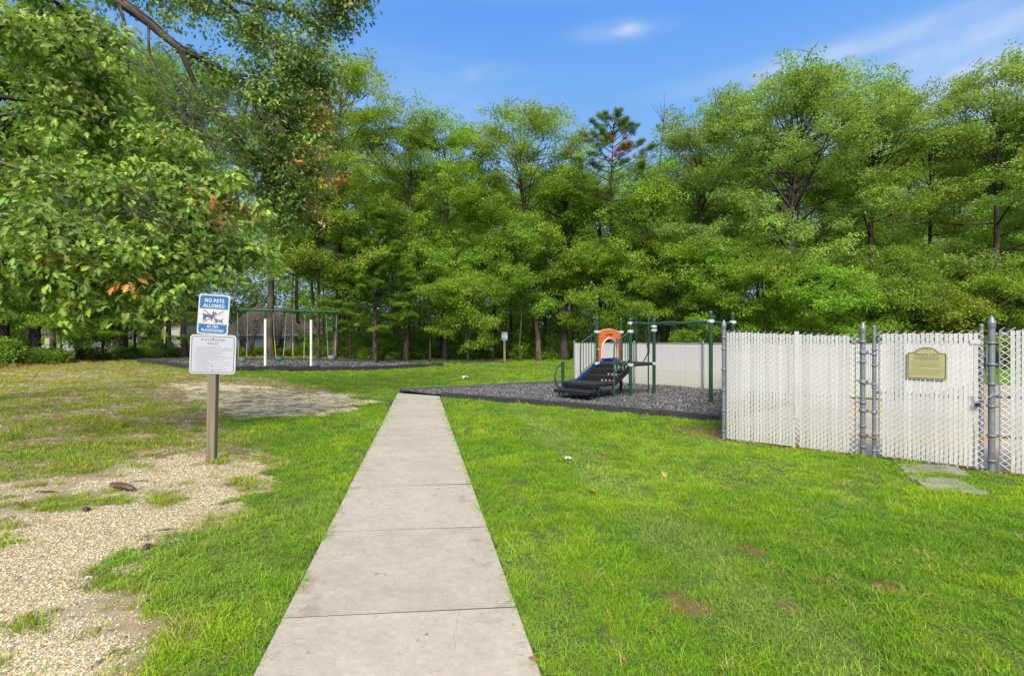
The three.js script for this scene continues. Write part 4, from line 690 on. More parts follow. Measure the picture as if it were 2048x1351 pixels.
// ---------------------------------------------------------------- swing frame and its swings
const greenPaint = std([0.010, 0.055, 0.026], 0.38), greenLight = std([0.022, 0.085, 0.046], 0.4), whitePaint = std([0.66, 0.66, 0.65], 0.5), black = std([0.018, 0.018, 0.02], 0.5), clampMat = std([0.52, 0.54, 0.56], 0.4, { metalness: 0.3 });
{
  const pA = [-12.03, -24.9], pB = [-10.23, -26.0], L = Math.hypot(pB[0] - pA[0], pB[1] - pA[1]), ux = (pB[0] - pA[0]) / L, uz = (pB[1] - pA[1]) / L, turn = -Math.atan2(uz, ux), gy = H(...pA) + 0.05, bh = 2.77 - gy;
  const t = thing('swing_set', 'green topped swing frame on two white posts over the dark bed', 'swing set', [pA[0], gy, pA[1]], turn);
  const xl = -0.58 * L, xr = 1.67 * L;
  obj('beam', tube([[xl, bh, 0], [xr, bh, 0]], 0.055, 12), greenLight, t);
  for (const x of [0, L]) { const p = obj('post', cyl(0.05, 0.05, bh + 0.1, x, -0.1, 0, 12), greenPaint, t); obj('white_sleeve', cyl(0.062, 0.062, bh - 0.33, x, -0.1, 0, 14), whitePaint, p); }
  const hang = [[-0.36 * L, -0.57 * L, 'bucket', 'grey bucket swing hanging from the left end of the beam, half behind the rules sign', 0.26], [0.16 * L, 0.45 * L, 'bucket', 'small green seated swing with yellow green chains nearest the left white post', 0.30], [0.575 * L, 0.86 * L, 'belt', 'black belt swing sagging between yellow green chains beside the right white post', 0.22], [1.35 * L, 1.60 * L, 'bucket', 'pale grey green bucket swing at the right end of the beam', 0.30]];
  hang.forEach(([a, b, kind, label, y], i) => {
    for (const x of [a, b]) obj('hanger', [tube([[x - 0.03, bh, 0], [x + 0.03, bh, 0]], 0.066, 10), box(0.03, 0.1, 0.03, x, bh - 0.08, 0)], black, t);
    const s = thing('swing', label, 'swing', [pA[0] + ux * (a + b) / 2, gy, pA[1] + uz * (a + b) / 2], turn), w = Math.abs(b - a), chain = std([0.35, 0.38, 0.34], 0.5, { metalness: 0.6 }), grip = std(i === 1 || i === 2 ? [0.42, 0.42, 0.06] : [0.25, 0.30, 0.24], 0.5);
    const sw = kind === 'belt' ? w * 0.42 : Math.min(w * 0.4, 0.17), top = bh - 0.12;
    for (const q of [-1, 1]) { const x1 = q * w / 2, ym = y + 0.95, c = obj('chain', tube([[x1, top, 0], [lerp(x1, q * sw, 0.55), ym, 0]], 0.011, 6), chain, s); obj('grip', tube([[lerp(x1, q * sw, 0.55), ym, 0], [q * sw, y + 0.14, 0]], 0.019, 6), grip, c); }
    if (kind === 'belt') obj('belt_seat', (() => { const g = new THREE.BoxGeometry(sw * 2.1, 0.02, 0.15, 14, 1, 1), p = g.attributes.position; for (let k = 0; k < p.count; k++) { const u = p.getX(k) / sw; p.setY(k, p.getY(k) + y + 0.15 * u * u - 0.02); } g.computeVertexNormals(); return g; })(), black, s);
    else { const m = std(i === 1 ? [0.04, 0.16, 0.12] : i === 0 ? [0.14, 0.15, 0.17] : [0.20, 0.26, 0.24], 0.5), g = new THREE.LatheGeometry([[0.01, 0], [0.12, 0.01], [0.165, 0.08], [0.175, 0.24], [0.16, 0.24], [0.15, 0.09], [0.105, 0.03], [0.01, 0.02]].map((p) => new THREE.Vector2(...p)), 16).scale(1, 1, 0.8).translate(0, y - 0.04, 0); obj('bucket_seat', g, m, s); }
  });
}

// ---------------------------------------------------------------- climbing frame
{
  const c = 0.744, s = 0.668, O = [2.428, -14.6], y0 = H(O[0], O[1]) + 0.06, t = thing('climbing_frame', 'green playground climbing frame with black steps, orange arch panel and blue slide', 'playground structure', [O[0], y0, O[1]], Math.atan2(s, c));
  const E = (py, d) => high(py, d) - y0, W = 1.14, deck = 0.90;
  const black2 = std([0.010, 0.010, 0.012], 0.55), orange = std([0.58, 0.13, 0.03], 0.5), cream = std([0.6, 0.5, 0.36], 0.6), blue = std([0.012, 0.055, 0.30], 0.4), rail = greenPaint;
  const post = (x, z, h, cap = 0.95) => { const p = obj('post', [cyl(0.047, 0.047, h + 0.25, x, -0.25, z, 16)], greenPaint, t); obj('post_cap', ball(0.049, x, h, z, cap, 16), greenLight, p); return p; };
  const collar = (x, y, z, w = 0.09) => obj('clamp', [cyl(0.058, 0.058, w, x, y - w / 2, z, 16), box(0.05, w * 0.8, 0.16, x, y, z, 0.01, 0.8), box(0.16, w * 0.8, 0.045, x, y, z, 0.01)], clampMat, t);
  post(0, 0, 2.16); post(W, 0, 2.16); post(0, W, 2.10); post(W, W, 2.12); post(0, 3.4, 2.20); post(W, 3.4, 2.20);
  // deck
  obj('deck', [box(W - 0.1, 0.05, W - 0.1, W / 2, deck - 0.025, W / 2, 0.01), box(W - 0.09, 0.09, 0.04, W / 2, deck - 0.03, W - 0.02, 0.008), box(W - 0.09, 0.09, 0.04, W / 2, deck - 0.03, 0.02, 0.008), box(0.04, 0.09, W - 0.12, W - 0.02, deck - 0.03, W / 2, 0.008)], std([0.022, 0.022, 0.025], 0.6), t);
  for (const [x, z] of [[0, 0], [W, 0], [0, W], [W, W]]) { collar(x, deck - 0.02, z, 0.08); }
  for (const [x, z] of [[0, 0], [W, 0], [0, W]]) collar(x, 1.78, z, 0.075);
  collar(0, 2.0, W, 0.07); collar(W, 1.93, W, 0.075); collar(W, 1.82, W, 0.075); collar(0, 2.0, 3.4, 0.075); collar(W, 2.0, 3.4, 0.075);
  for (const x of [0, W]) obj('bolt', ball(0.022, x, 1.28, 0.05, 1, 8), std([0.6, 0.6, 0.45], 0.4), t);
  // steps
  const dots = tex(64, 64, (u, v) => { const a = (u * 8) % 1 - 0.5, b = (v * 4) % 1 - 0.5; return Math.hypot(a, b) < 0.3 && u > 0.5 ? 0 : 1; });
  const perf = std([0.010, 0.010, 0.012], 0.6, { alphaMap: dots, alphaTest: 0.5, side: THREE.DoubleSide });
  const tread = (x0, x1, y, z0 = 0.05, z1 = 1.09) => obj('step', [box(x1 - x0, 0.035, z1 - z0, (x0 + x1) / 2, y - 0.018, (z0 + z1) / 2, 0.008), box(0.02, 0.075, z1 - z0, x0 + 0.01, y - 0.05, (z0 + z1) / 2, 0.006)], black2, t);
  const riser = (x, y, h, z0 = 0.07, z1 = 1.07) => obj('riser', new THREE.PlaneGeometry(z1 - z0, h).rotateY(-Math.PI / 2).translate(x, y - h / 2, (z0 + z1) / 2), perf, t);
  tread(-0.28, 0.0, 0.745); tread(-0.56, -0.28, 0.59); tread(-1.51, -0.56, 0.44); tread(-1.85, -1.45, 0.28, 0.05, 1.22);
  riser(0.0, 0.87, 0.14); riser(-0.29, 0.72, 0.13); riser(-0.57, 0.565, 0.13); 
  obj('riser', box(0.02, 0.15, 1.0, -1.47, 0.345, 0.57, 0.004), black2, t);
  for (const z of [0.045, 1.1]) obj('stringer', (() => { const sh = new THREE.Shape([[0.05, 0.90], [-0.62, 0.52], [-0.62, 0.36], [0.05, 0.70]].map((p) => new THREE.Vector2(...p))); return new THREE.ExtrudeGeometry(sh, { depth: 0.03, bevelEnabled: false }).translate(0, 0, z - 0.015); })(), black2, t);
  for (const z of [0.05, 1.09]) obj('step_side', box(0.95, 0.09, 0.025, -1.035, 0.395, z, 0.005), black2, t);
  for (const [x, z, h] of [[-1.75, 0.16, 0.27], [-1.75, 0.75, 0.27], [-1.55, 0.3, 0.27], [-1.6, 1.12, 0.27], [-1.25, 1.05, 0.41], [-1.3, 0.2, 0.41], [-0.66, 1.05, 0.41]]) obj('leg', cyl(0.017, 0.017, h + 0.1, x, -0.1, z, 8), rail, t);
  // hand rails
  const lr = (z, r0) => {
    const top = curve([[0.0, 1.76, z], [-0.12, 1.72, z], [-0.62, 1.50, z], [-0.70, 1.43, z], [-0.72, 1.3, z]], 16), bot = [[-0.72, z < 0.5 ? 0.62 : 0.70, z], [-0.04, z < 0.5 ? 1.0 : 1.04, z], [0.0, 1.12, z]];
    const r = obj('hand_rail', [tube(top, 0.019, 8), tube([[-0.72, 1.3, z], [-0.72, z < 0.5 ? 0.5 : -0.1, z]], 0.019, 8), tube(curve(bot, 8), 0.016, 8)], greenLight, t);
    for (let i = 0; i < 5; i++) { const x = -0.60 + i * 0.12, k = (x + 0.72) / 0.72; obj('baluster', tube([[x, lerp(z < 0.5 ? 0.66 : 0.74, z < 0.5 ? 1.0 : 1.04, k), z], [x, 1.5 + (x + 0.62) * 0.44, z]], 0.0105, 6), rail, r); }
  };
  lr(0.0); lr(W + 0.0);
  obj('hand_rail', [tube(curve([[0.02, 1.78, W], [0.10, 1.80, W - 0.05], [0.13, 1.70, W - 0.08], [0.13, 1.2, W - 0.08], [0.10, 1.03, W - 0.05], [0.02, 0.98, W]], 24), 0.016, 8)], rail, t);
  // orange arch panel at the slide mouth
  {
    const sh = new THREE.Shape(); sh.moveTo(0.05, 0.92); sh.lineTo(0.05, 1.72); sh.quadraticCurveTo(0.10, 1.80, 0.2, 1.81); sh.quadraticCurveTo(W / 2, 1.90, W - 0.2, 1.81); sh.quadraticCurveTo(W - 0.10, 1.80, W - 0.05, 1.72); sh.lineTo(W - 0.05, 0.92); sh.lineTo(W - 0.20, 0.92); sh.lineTo(W - 0.20, 1.22); sh.absarc(W / 2, 1.22, 0.37, 0, Math.PI, false); sh.lineTo(0.20, 0.92); sh.lineTo(0.05, 0.92);
    for (const [a0, a1] of [[1.18, 1.96], [0.35, 0.85], [2.29, 2.79]]) { const h = new THREE.Path(); h.absarc(W / 2, 1.24, 0.485, a0, a1, false); h.absarc(W / 2, 1.24, 0.43, a1, a0, true); h.closePath(); sh.holes.push(h); }
    const pan = obj('arch_panel', new THREE.ExtrudeGeometry(sh, { depth: 0.022, bevelEnabled: true, bevelSize: 0.006, bevelThickness: 0.005, bevelSegments: 1, curveSegments: 20 }).translate(0, 0, -0.012), orange, t);
    obj('arch_rim', [tube([...Array(21)].map((_, i) => { const a = i / 20 * Math.PI; return [W / 2 + Math.cos(a) * 0.372, 1.22 + Math.sin(a) * 0.372, 0.015]; }), 0.020, 8), tube([[W / 2 - 0.372, 1.22, 0.015], [W / 2 - 0.372, 1.02, 0.015]], 0.019, 8), tube([[W / 2 + 0.372, 1.22, 0.015], [W / 2 + 0.372, 1.02, 0.015]], 0.019, 8)], cream, pan);
    obj('faded_edge', tube([[0.12, 1.79, 0], [0.25, 1.825, 0], [W / 2, 1.865, 0], [W - 0.25, 1.825, 0], [W - 0.12, 1.79, 0]], 0.014, 6), cream, pan);
  }
  // slide
  {
    const prof = [[-0.32, 0.13], [-0.295, 0.15], [-0.27, 0.12], [-0.245, 0.02], [-0.20, 0], [0.20, 0], [0.245, 0.02], [0.27, 0.12], [0.295, 0.15], [0.32, 0.13], [0.30, -0.04], [-0.30, -0.04]], line = curve([[0.04, 0.88], [-0.10, 0.85], [-0.40, 0.62], [-0.72, 0.40], [-1.02, 0.19], [-1.32, 0.13]].map(([z, y]) => [0, y, z]), 26), pos = [], idx = [];
    line.forEach((p, i) => { const q = line[Math.min(i + 1, 26)].clone().sub(line[Math.max(i - 1, 0)]).normalize(), ny = -q.z, nz = q.y; prof.forEach(([x, u]) => pos.push(W / 2 + x, p.y + u * ny, p.z + u * nz)); });
    for (let i = 0; i < 26; i++) for (let k = 0; k < 12; k++) { const a = i * 12 + k, b = i * 12 + (k + 1) % 12; idx.push(a, b, a + 12, b, b + 12, a + 12); }
    for (const e of [0, 26 * 12]) for (let k = 1; k < 11; k++) e ? idx.push(e, e + k, e + k + 1) : idx.push(e, e + k + 1, e + k);
    obj('slide', tri(pos, idx), blue, t);
    obj('slide_leg', cyl(0.02, 0.02, 0.25, W / 2, -0.12, -1.15, 8), rail, t);
    for (const x of [0.16, W - 0.16]) obj('slide_wing', ball(0.09, x, 0.92, -0.04, 0.9, 12), blue, t);
  }
  // loop climber on the far side of the deck
  { const zc = 0.60, h = 2.18, w = 0.21, x = W + 0.22, arc = [...Array(13)].map((_, i) => { const a = Math.PI - i / 12 * Math.PI; return [x, h + Math.sin(a) * w - 0.02, zc + Math.cos(a) * w]; });
    obj('loop_climber', [tube([[x, deck - 0.05, zc - w], ...arc, [x, -0.15, zc + w]], 0.019, 8), tube([[x, deck - 0.05, zc - w], [W, deck - 0.05, zc - w]], 0.019, 8)], rail, t); }
  obj('hand_rail', [tube(curve([[W, 1.92, W], [W + 0.02, 1.93, W - 0.16], [W + 0.02, 1.86, W - 0.27], [W + 0.02, 1.7, W - 0.29], [W + 0.02, 1.2, W - 0.22], [W + 0.02, 1.05, W - 0.28], [W + 0.02, 0.92, W - 0.36]], 30), 0.015, 8), tube([[W + 0.02, 1.86, W - 0.17], [W + 0.02, 1.15, W - 0.17]], 0.011, 6)], rail, t);
  // wavy overhead ladder
  for (const x of [0, W]) obj('ladder_rail', tube(curve([...Array(14)].map((_, i) => { const u = i / 13; return [x, 2.0 + Math.sin(u * 16 + x) * 0.016 - 0.012, W + u * 2.26]; }), 52), 0.021, 8), greenLight, t);
  for (let i = 0; i < 7; i++) obj('rung', tube([[0.02, 1.985, W + 0.25 + i * 0.3], [W - 0.02, 1.985, W + 0.25 + i * 0.3]], 0.015, 8), rail, t);
  obj('cross_bar', tube(curve([[0.05, 2.01, 3.4], [0.3, 1.99, 3.4], [0.7, 1.975, 3.4], [W - 0.05, 1.98, 3.4]], 8), 0.02, 8), greenLight, t);
  // short post with a hoop grip beside the landing
  { const x = -1.22, z = -0.20, p = obj('grip_post', cyl(0.045, 0.045, 1.15, x, -0.2, z, 16), greenPaint, t); obj('hoop_grip', tube([...Array(17)].map((_, i) => { const a = Math.PI / 2 + i / 16 * Math.PI; return [x + 0.02 + Math.cos(a) * 0.33, 0.55 + Math.sin(a) * 0.34, z]; }), 0.022, 8), greenPaint, p); }
}

// ---------------------------------------------------------------- chain link fences with white slats
const slatMap = tex(64, 512, (u, v) => { const g = fbm(u * 3, v * 14, 4), low = sm(0.5, 0.0, v) * sm(0.3, 0.65, fbm(u * 5 + 3, v * 9, 4)), k = 0.90 + 0.07 * (g - 0.5) - low * 0.10, s = sm(0.66, 0.8, fbm(u * 9, v * 30 + 9, 3)) * 0.10; return [k - s, k - s * 1.02, k - low * 0.12 - s * 1.4]; }, true);
const slatMats = [[0.62, 0.62, 0.635], [0.57, 0.57, 0.58], [0.66, 0.66, 0.68]].map((c) => std(c, 0.55, { map: slatMap })), wireMat = std([0.74, 0.74, 0.75], 0.5);
const galvMap = tex(128, 256, (u, v) => { const k = 0.60 + 0.14 * (fbm(u * 10, v * 20, 4) - 0.5) + 0.08 * (fbm(u * 2, v * 40, 3) - 0.5), rust = sm(0.66, 0.8, fbm(u * 4 + 2, v * 7, 4)) * 0.5; return [lerp(k * 0.97, 0.45, rust), lerp(k, 0.38, rust), lerp(k * 1.03, 0.28, rust)]; }, true);
const galv = std([0.66, 0.67, 0.7], 0.5, { map: galvMap, metalness: 0.35 }), rustMat = std([0.16, 0.11, 0.07], 0.85);
const PITCH = 0.0425;
function slat(h, w = 0.0345) { const g = new THREE.BoxGeometry(w, h, 0.005), uv = g.attributes.uv; return g; }
// x0..x1 along the fence, y as functions; skip(i) leaves slats out, cut(i) shortens them from below
function slatPanel(t, n, x0, bot, top, { skip = () => false, cut = () => 0, seed = 1, wireFrom = 0, wireTo = n, each = true, radius = 0.0036 }) {
  const R = rng(seed), cache = new Map(), wires = [];
  const bar = (a, b, z0, z1) => tube([[a[0], a[1], z0], [(a[0] + b[0]) / 2, (a[1] + b[1]) / 2, (z0 + z1) / 2 * 1.35], [b[0], b[1], z1]], radius, 3, false);
  const flat = [];
  for (let i = 0; i < n; i++) {
    const x = x0 + i * PITCH;
    if (!skip(i)) {
      const b = bot(x) + cut(i), h = Math.round((top(x) - b + (R() - 0.5) * 0.012) * 100) / 100, key = h; if (!cache.has(key)) cache.set(key, slat(h));
      if (each) { const m = obj('slat', cache.get(key), slatMats[Math.floor(R() * 3)], t); m.position.set(x + (R() - 0.5) * 0.004, b + h / 2, (R() - 0.5) * 0.002); m.rotation.set((R() - 0.5) * 0.006, (R() - 0.5) * 0.10, (R() - 0.5) * 0.005); }
      else flat.push(slat(h).translate(x + (R() - 0.5) * 0.004, b + h / 2, 0));
    }
  }
  for (let i = wireFrom; i < wireTo; i++) { const x = x0 + i * PITCH, h = top(x) + 0.03 - bot(x), k = Math.floor(h / 0.07); for (let j = 0; j < k; j++) { const y = top(x) + 0.03 - j * 0.07 - 0.035 - (i % 2 ? 0.035 : 0); wires.push(bar([x - PITCH / 2, y], [x + PITCH / 2, y + 0.035], 0.0055, 0.0055)); if (each) wires.push(bar([x + PITCH / 2, y - 0.035], [x - PITCH / 2, y], -0.0055, -0.0055)); } }
  if (flat.length) obj('slats', flat, slatMats[0], t).userData.kind = 'stuff';
  obj('chain_link', wires, wireMat, t).userData.kind = 'stuff';
}
function fencePost(t, x, h, r, capR = r * 1.25, deep = 0.1, z = -0.03) {
  const p = obj('post', cyl(r, r, h + deep, x, -deep, z, 18), galv, t);
  obj('post_cap', new THREE.LatheGeometry([[r * 1.02, -0.05], [r * 1.18, -0.045], [r * 1.18, 0.0], [r * 1.28, 0.006], [r * 1.28, 0.02], [r * 0.95, 0.045], [r * 0.62, 0.075], [r * 0.3, 0.092], [0.001, 0.097]].map((q) => new THREE.Vector2(...q)), 18).translate(x, h, z), galv, p);
  return p;
}
const band = (t, x0, x1, y, z = -0.03, m = galv, r = 0.034) => obj('band', [new THREE.TorusGeometry(r, 0.006, 5, 16).rotateX(Math.PI / 2).scale(1, 2.2, 1).translate(x0, y, z), box(Math.abs(x1 - x0), 0.016, 0.012, (x0 + x1) / 2, y, z * 0.4, 0.003)], m, t);
const turnF = -Math.atan2(FD[1], FD[0]), along = (s) => [A[0] + FD[0] * s, A[1] + FD[1] * s];
const gAt = (s) => H(...along(s));
const sB = 1.76, sC = 2.967, yA = gAt(0);
{ // left panel
  const t = thing('pool_fence', 'left run of white slatted chain link fence between the corner post and the gate', 'fence', [A[0], yA, A[1]], turnF), top = (x) => lerp(1.537, 1.47, x / sB) - yA - 0.03, bot = (x) => gAt(x) - yA + 0.035;
  fencePost(t, 0, 1.60 - yA, 0.029); fencePost(t, sB, 1.53 - yA, 0.030);
  slatPanel(t, 39, 0.075, bot, top, { seed: 3, wireTo: 39, skip: (i) => i >= 37, cut: (i) => (i === 22 ? 0.42 : [29, 30].includes(i) ? -0.02 : 0) });
  obj('wide_slat', box(0.058, 1.2, 0.006, 0.075 + 22 * PITCH - 0.004, 1.04, 0.011), slatMats[2], t);
  obj('top_rail', tube([[0, top(0) - 0.045, -0.03], [sB, top(sB) - 0.045, -0.03]], 0.02, 10), galv, t);
  for (const [x, s] of [[0.045, 1], [sB - 0.075, -1]]) obj('tension_bar', box(0.014, top(x) - bot(x) - 0.02, 0.006, x, (top(x) + bot(x)) / 2, 0.0), galv, t);
  for (const y of [0.14, 0.45, 0.76, 1.07, 1.38, 1.56]) band(t, 0, 0.055, y); for (const y of [0.16, 0.42, 0.72, 1.0, 1.24, 1.5]) band(t, sB, sB - 0.085, y, -0.03, galv, 0.037);
  for (const [x, m] of [[0.008, 0], [0.006, 1]]) obj('rust_spot', box(0.02, 0.03, 0.004, x, 0.86 + m * 0.03, 0.003), rustMat, t);
}
{ // gate
  const x0 = sB + 0.12, x1 = sC - 0.085, w = x1 - x0, c = along(x0), y0 = H(...c) - 0.02, t = thing('pool_gate', 'white slatted chain link gate carrying the pool sign', 'gate', [c[0], y0, c[1]], turnF), top = (x) => 1.505 - y0 - 0.03, bot = (x) => gAt(x0 + x) - y0 + 0.05;
  for (const x of [0, w]) { const p = obj('frame_post', cyl(0.021, 0.021, 1.56 - y0, x, 0.0, -0.03, 14), galv, t); obj('post_cap', ball(0.024, x, 1.56 - y0, -0.03, 0.8, 12), galv, p); }
  for (const y of [top(0) - 0.03, 0.86, 0.09]) obj('rail', tube([[0, y, -0.03], [w, y, -0.03]], 0.0185, 10), galv, t);
  for (const x of [0.055, w - 0.06]) obj('tension_bar', box(0.014, top(0) - bot(x), 0.006, x, (top(0) + bot(x)) / 2, -0.002), galv, t);
  slatPanel(t, 23, 0.062, bot, top, { seed: 8, skip: (i) => i < 1 || i > 21, wireTo: 23 });
  for (const y of [0.12, 0.33, 0.62, 0.92, 1.2, 1.4]) { band(t, 0, 0.06, y, -0.03, galv, 0.024); band(t, w, w - 0.065, y - 0.04, -0.03, galv, 0.024); }
  for (const y of [0.30, 0.62, 0.98, 1.36]) obj('hinge', [new THREE.TorusGeometry(0.037, 0.009, 6, 16).rotateX(Math.PI / 2).scale(1, 2, 1).translate(-0.12, y, -0.03), box(0.1, 0.02, 0.014, -0.06, y - 0.012, 0.0, 0.003), new THREE.TorusGeometry(0.025, 0.008, 6, 14).rotateX(Math.PI / 2).scale(1, 2, 1).translate(0, y - 0.02, -0.03), cyl(0.009, 0.009, 0.05, -0.06, y - 0.02, 0.012, 8)], y === 0.30 ? rustMat : galv, t);
  obj('latch', [cyl(0.01, 0.01, 0.32, w + 0.045, 1.12, -0.02, 8), box(0.06, 0.02, 0.016, w + 0.022, 1.34, -0.02, 0.003), box(0.09, 0.022, 0.016, w + 0.04, 1.14, -0.02, 0.003)], galv, t);
  obj('patch', box(0.09, 0.05, 0.003, w - 0.05, top(0) - 0.10, 0.012), slatMats[2], t);
}
{ // right panel
  const c = along(sC), y0 = H(...c), t = thing('pool_fence', 'right run of white slatted chain link fence leaving the picture at the right', 'fence', [c[0], y0, c[1]], turnF), top = () => 1.535 - y0 - 0.03, bot = (x) => gAt(sC + x) - y0 + 0.035;
  fencePost(t, 0, 1.575 - y0, 0.032); fencePost(t, 2.3, 1.575 - y0, 0.034);
  slatPanel(t, 50, 0.085, bot, top, { seed: 12, skip: (i) => i < 2 });
  obj('top_rail', tube([[0, top() - 0.045, -0.03], [2.3, top() - 0.045, -0.03]], 0.02, 10), galv, t);
  obj('tension_bar', box(0.014, top() - bot(0), 0.006, 0.066, (top() + bot(0)) / 2, 0), galv, t);
  for (const y of [0.14, 0.42, 0.75, 1.0, 1.22, 1.46]) band(t, 0, 0.08, y, -0.03, galv, 0.04);
  for (const y of [0.42, 0.86]) obj('rail', tube([[0, y, -0.035], [2.3, y, -0.035]], 0.016, 8), galv, t);
}
function plainFence(label, a, b, h0, posts, seed) {
  const L = Math.hypot(b[0] - a[0], b[1] - a[1]), y0 = H(...a), t = thing('slatted_fence', label, 'fence', [a[0], y0, a[1]], -Math.atan2(b[1] - a[1], b[0] - a[0])), g = (x) => H(lerp(a[0], b[0], x / L), lerp(a[1], b[1], x / L)) - y0;
  slatPanel(t, Math.floor((L - 0.1) / PITCH), 0.06, (x) => g(x) + 0.05, (x) => g(x) + h0 - 0.03, { seed, each: false, radius: 0.0034 });
  obj('top_rail', tube([[0, h0 - 0.02, -0.035], [L, h0 - 0.02 + g(L), -0.035]], 0.021, 8), galv, t);
  for (const x of posts) { const p = obj('post', cyl(0.034, 0.034, h0 + 0.12, x, -0.08 + g(x), x ? 0.045 : -0.02, 12), galv, t); obj('post_cap', ball(0.04, x, h0 + 0.04 + g(x), x ? 0.045 : -0.02, 1.2, 10), galv, p); }
}
plainFence('white slatted fence standing behind the climbing frame', [2.42, -19.9], [10.1, -13.12], 1.50, [0, 2.6, 5.05, 7.6, 10.1], 21);
plainFence('white slatted fence at the far side of the pool seen through the gate gaps', [10.15, -13.2], [17.4, -19.0], 1.5, [0, 3, 6, 9], 22);
plainFence('white slatted fence running back from the corner post, hidden behind the near run', [7.15, -15.55], [A[0] + 0.05, A[1] - 0.06], 1.5, [2.8], 23);

// pool sign on the gate, chain and padlock
{
  const x0 = sB + 0.12, s = 2.40, c = along(s), y = 1.085, t = thing('pool_sign', 'cream arched private pool sign with dark green border hanging on the gate', 'sign', [c[0], y, c[1]], turnF); t.position.x += -FD[1] * 0.02; t.position.z += FD[0] * 0.02; t.rotation.z = -0.012;
  const w = 0.37, h = 0.315, ah = 0.07, sh = new THREE.Shape(), r = 0.02; sh.moveTo(-w / 2 + r, -h / 2); sh.lineTo(w / 2 - r, -h / 2); sh.quadraticCurveTo(w / 2, -h / 2, w / 2, -h / 2 + r); sh.lineTo(w / 2, h / 2 - r); sh.quadraticCurveTo(w / 2, h / 2, w / 2 - r, h / 2); sh.lineTo(0.122, h / 2); sh.quadraticCurveTo(0.075, h / 2 + ah, 0, h / 2 + ah); sh.quadraticCurveTo(-0.075, h / 2 + ah, -0.122, h / 2); sh.lineTo(-w / 2 + r, h / 2); sh.quadraticCurveTo(-w / 2, h / 2, -w / 2, h / 2 - r); sh.lineTo(-w / 2, -h / 2 + r); sh.quadraticCurveTo(-w / 2, -h / 2, -w / 2 + r, -h / 2);
  const H2 = h + ah, S = 2160, Y = (v) => (h / 2 + ah - v) * S, X = (v) => (v + w / 2) * S;
  const map = canvasTex(Math.round(w * S), Math.round(H2 * S), (k, W, HH) => {
    k.fillStyle = '#d2cd93'; k.fillRect(0, 0, W, HH);
    k.strokeStyle = '#1d2f1c'; k.lineWidth = 16; k.beginPath(); const e = 0.012; sh.getPoints(10).forEach((p, i) => { const q = [X(p.x * (1 - e * 2 / w)), Y((p.y - ah / 2) * (1 - e * 2 / H2) + ah / 2)]; i ? k.lineTo(...q) : k.moveTo(...q); }); k.closePath(); k.stroke();
    k.fillStyle = '#26331f'; fit(k, 'PRIVATE POOL', W / 2, 226, 480, 72, 'serif'); fit(k, 'NO ENTRY WITHOUT A', W / 2, 286, 510, 50, 'serif'); fit(k, 'LIFEGUARD ON DUTY', W / 2, 340, 490, 52, 'serif');
    const R = rng(17); smallPrint(k, [570, 500, 560, 570, 160], 112, 388, 38, 18, '#2c3722', R); for (const i of [0, 1, 3]) { k.beginPath(); k.arc(86, 388 + i * 38, 6, 0, 7); k.fill(); }
    smallPrint(k, [680, 660, 630, 650, 630, 550], 60, 585, 27, 13, '#454d30', R);
    k.strokeStyle = '#26331f'; k.lineWidth = 5; for (let i = -2; i <= 2; i++) { k.beginPath(); k.arc(W / 2 + i * 36, 56, 15, 0.2, 5.2); k.stroke(); } k.beginPath(); k.arc(W / 2, 32, 12, 0, 7); k.fill(); k.beginPath(); k.arc(W / 2, HH - 34, 8, 0, 7); k.fill();
  });
  obj('plate', new THREE.ExtrudeGeometry(sh, { depth: 0.004, bevelEnabled: true, bevelSize: 0.0015, bevelThickness: 0.001, bevelSegments: 1 }), std([0.10, 0.14, 0.08], 0.5), t);
  obj('print', ...face(sh, w, H2, map, 0.0062, ah / 2), t);
  // chain from the gate frame round the right post
  const ch = thing('chain', 'rusty steel chain looped between the gate frame and the right fence post', 'chain', [...along(sC - 0.1).slice(0, 1), 0.86 + gAt(sC), along(sC - 0.1)[1]], turnF), path = curve([[-0.06, 0.02, 0.03], [-0.02, -0.045, 0.035], [0.05, -0.02, 0.04], [0.12, 0.03, 0.04], [0.19, 0.08, 0.035], [0.2, 0.1, -0.03]], 60);
  let acc = 0, n = 0; for (let i = 1; i < path.length; i++) { acc += path[i].distanceTo(path[i - 1]); if (acc > 0.019) { acc = 0; const d = path[i].clone().sub(path[i - 1]).normalize(), q = new THREE.Quaternion().setFromUnitVectors(V(1, 0, 0), d), e = obj('link', new THREE.TorusGeometry(0.0095, 0.003, 5, 10).scale(1.5, 1, 1), steel, ch); e.position.copy(path[i]); e.quaternion.copy(q); e.rotateX(n++ % 2 ? 0.75 : -0.75); } }
  const pc = along(sC - 0.115), pl = thing('padlock', 'small black padlock hanging on the gate chain', 'padlock', [pc[0] - FD[1] * 0.05, 0.76 + gAt(sC), pc[1] + FD[0] * 0.05], turnF); pl.rotation.z = 0.25;
  obj('body', new RoundedBoxGeometry(0.052, 0.045, 0.022, 2, 0.006), black, pl); obj('shackle', tube([[-0.016, 0.02, 0], [-0.016, 0.04, 0], [-0.011, 0.052, 0], [0, 0.057, 0], [0.011, 0.052, 0], [0.016, 0.04, 0], [0.016, 0.02, 0]], 0.004, 7), steel, pl);
}
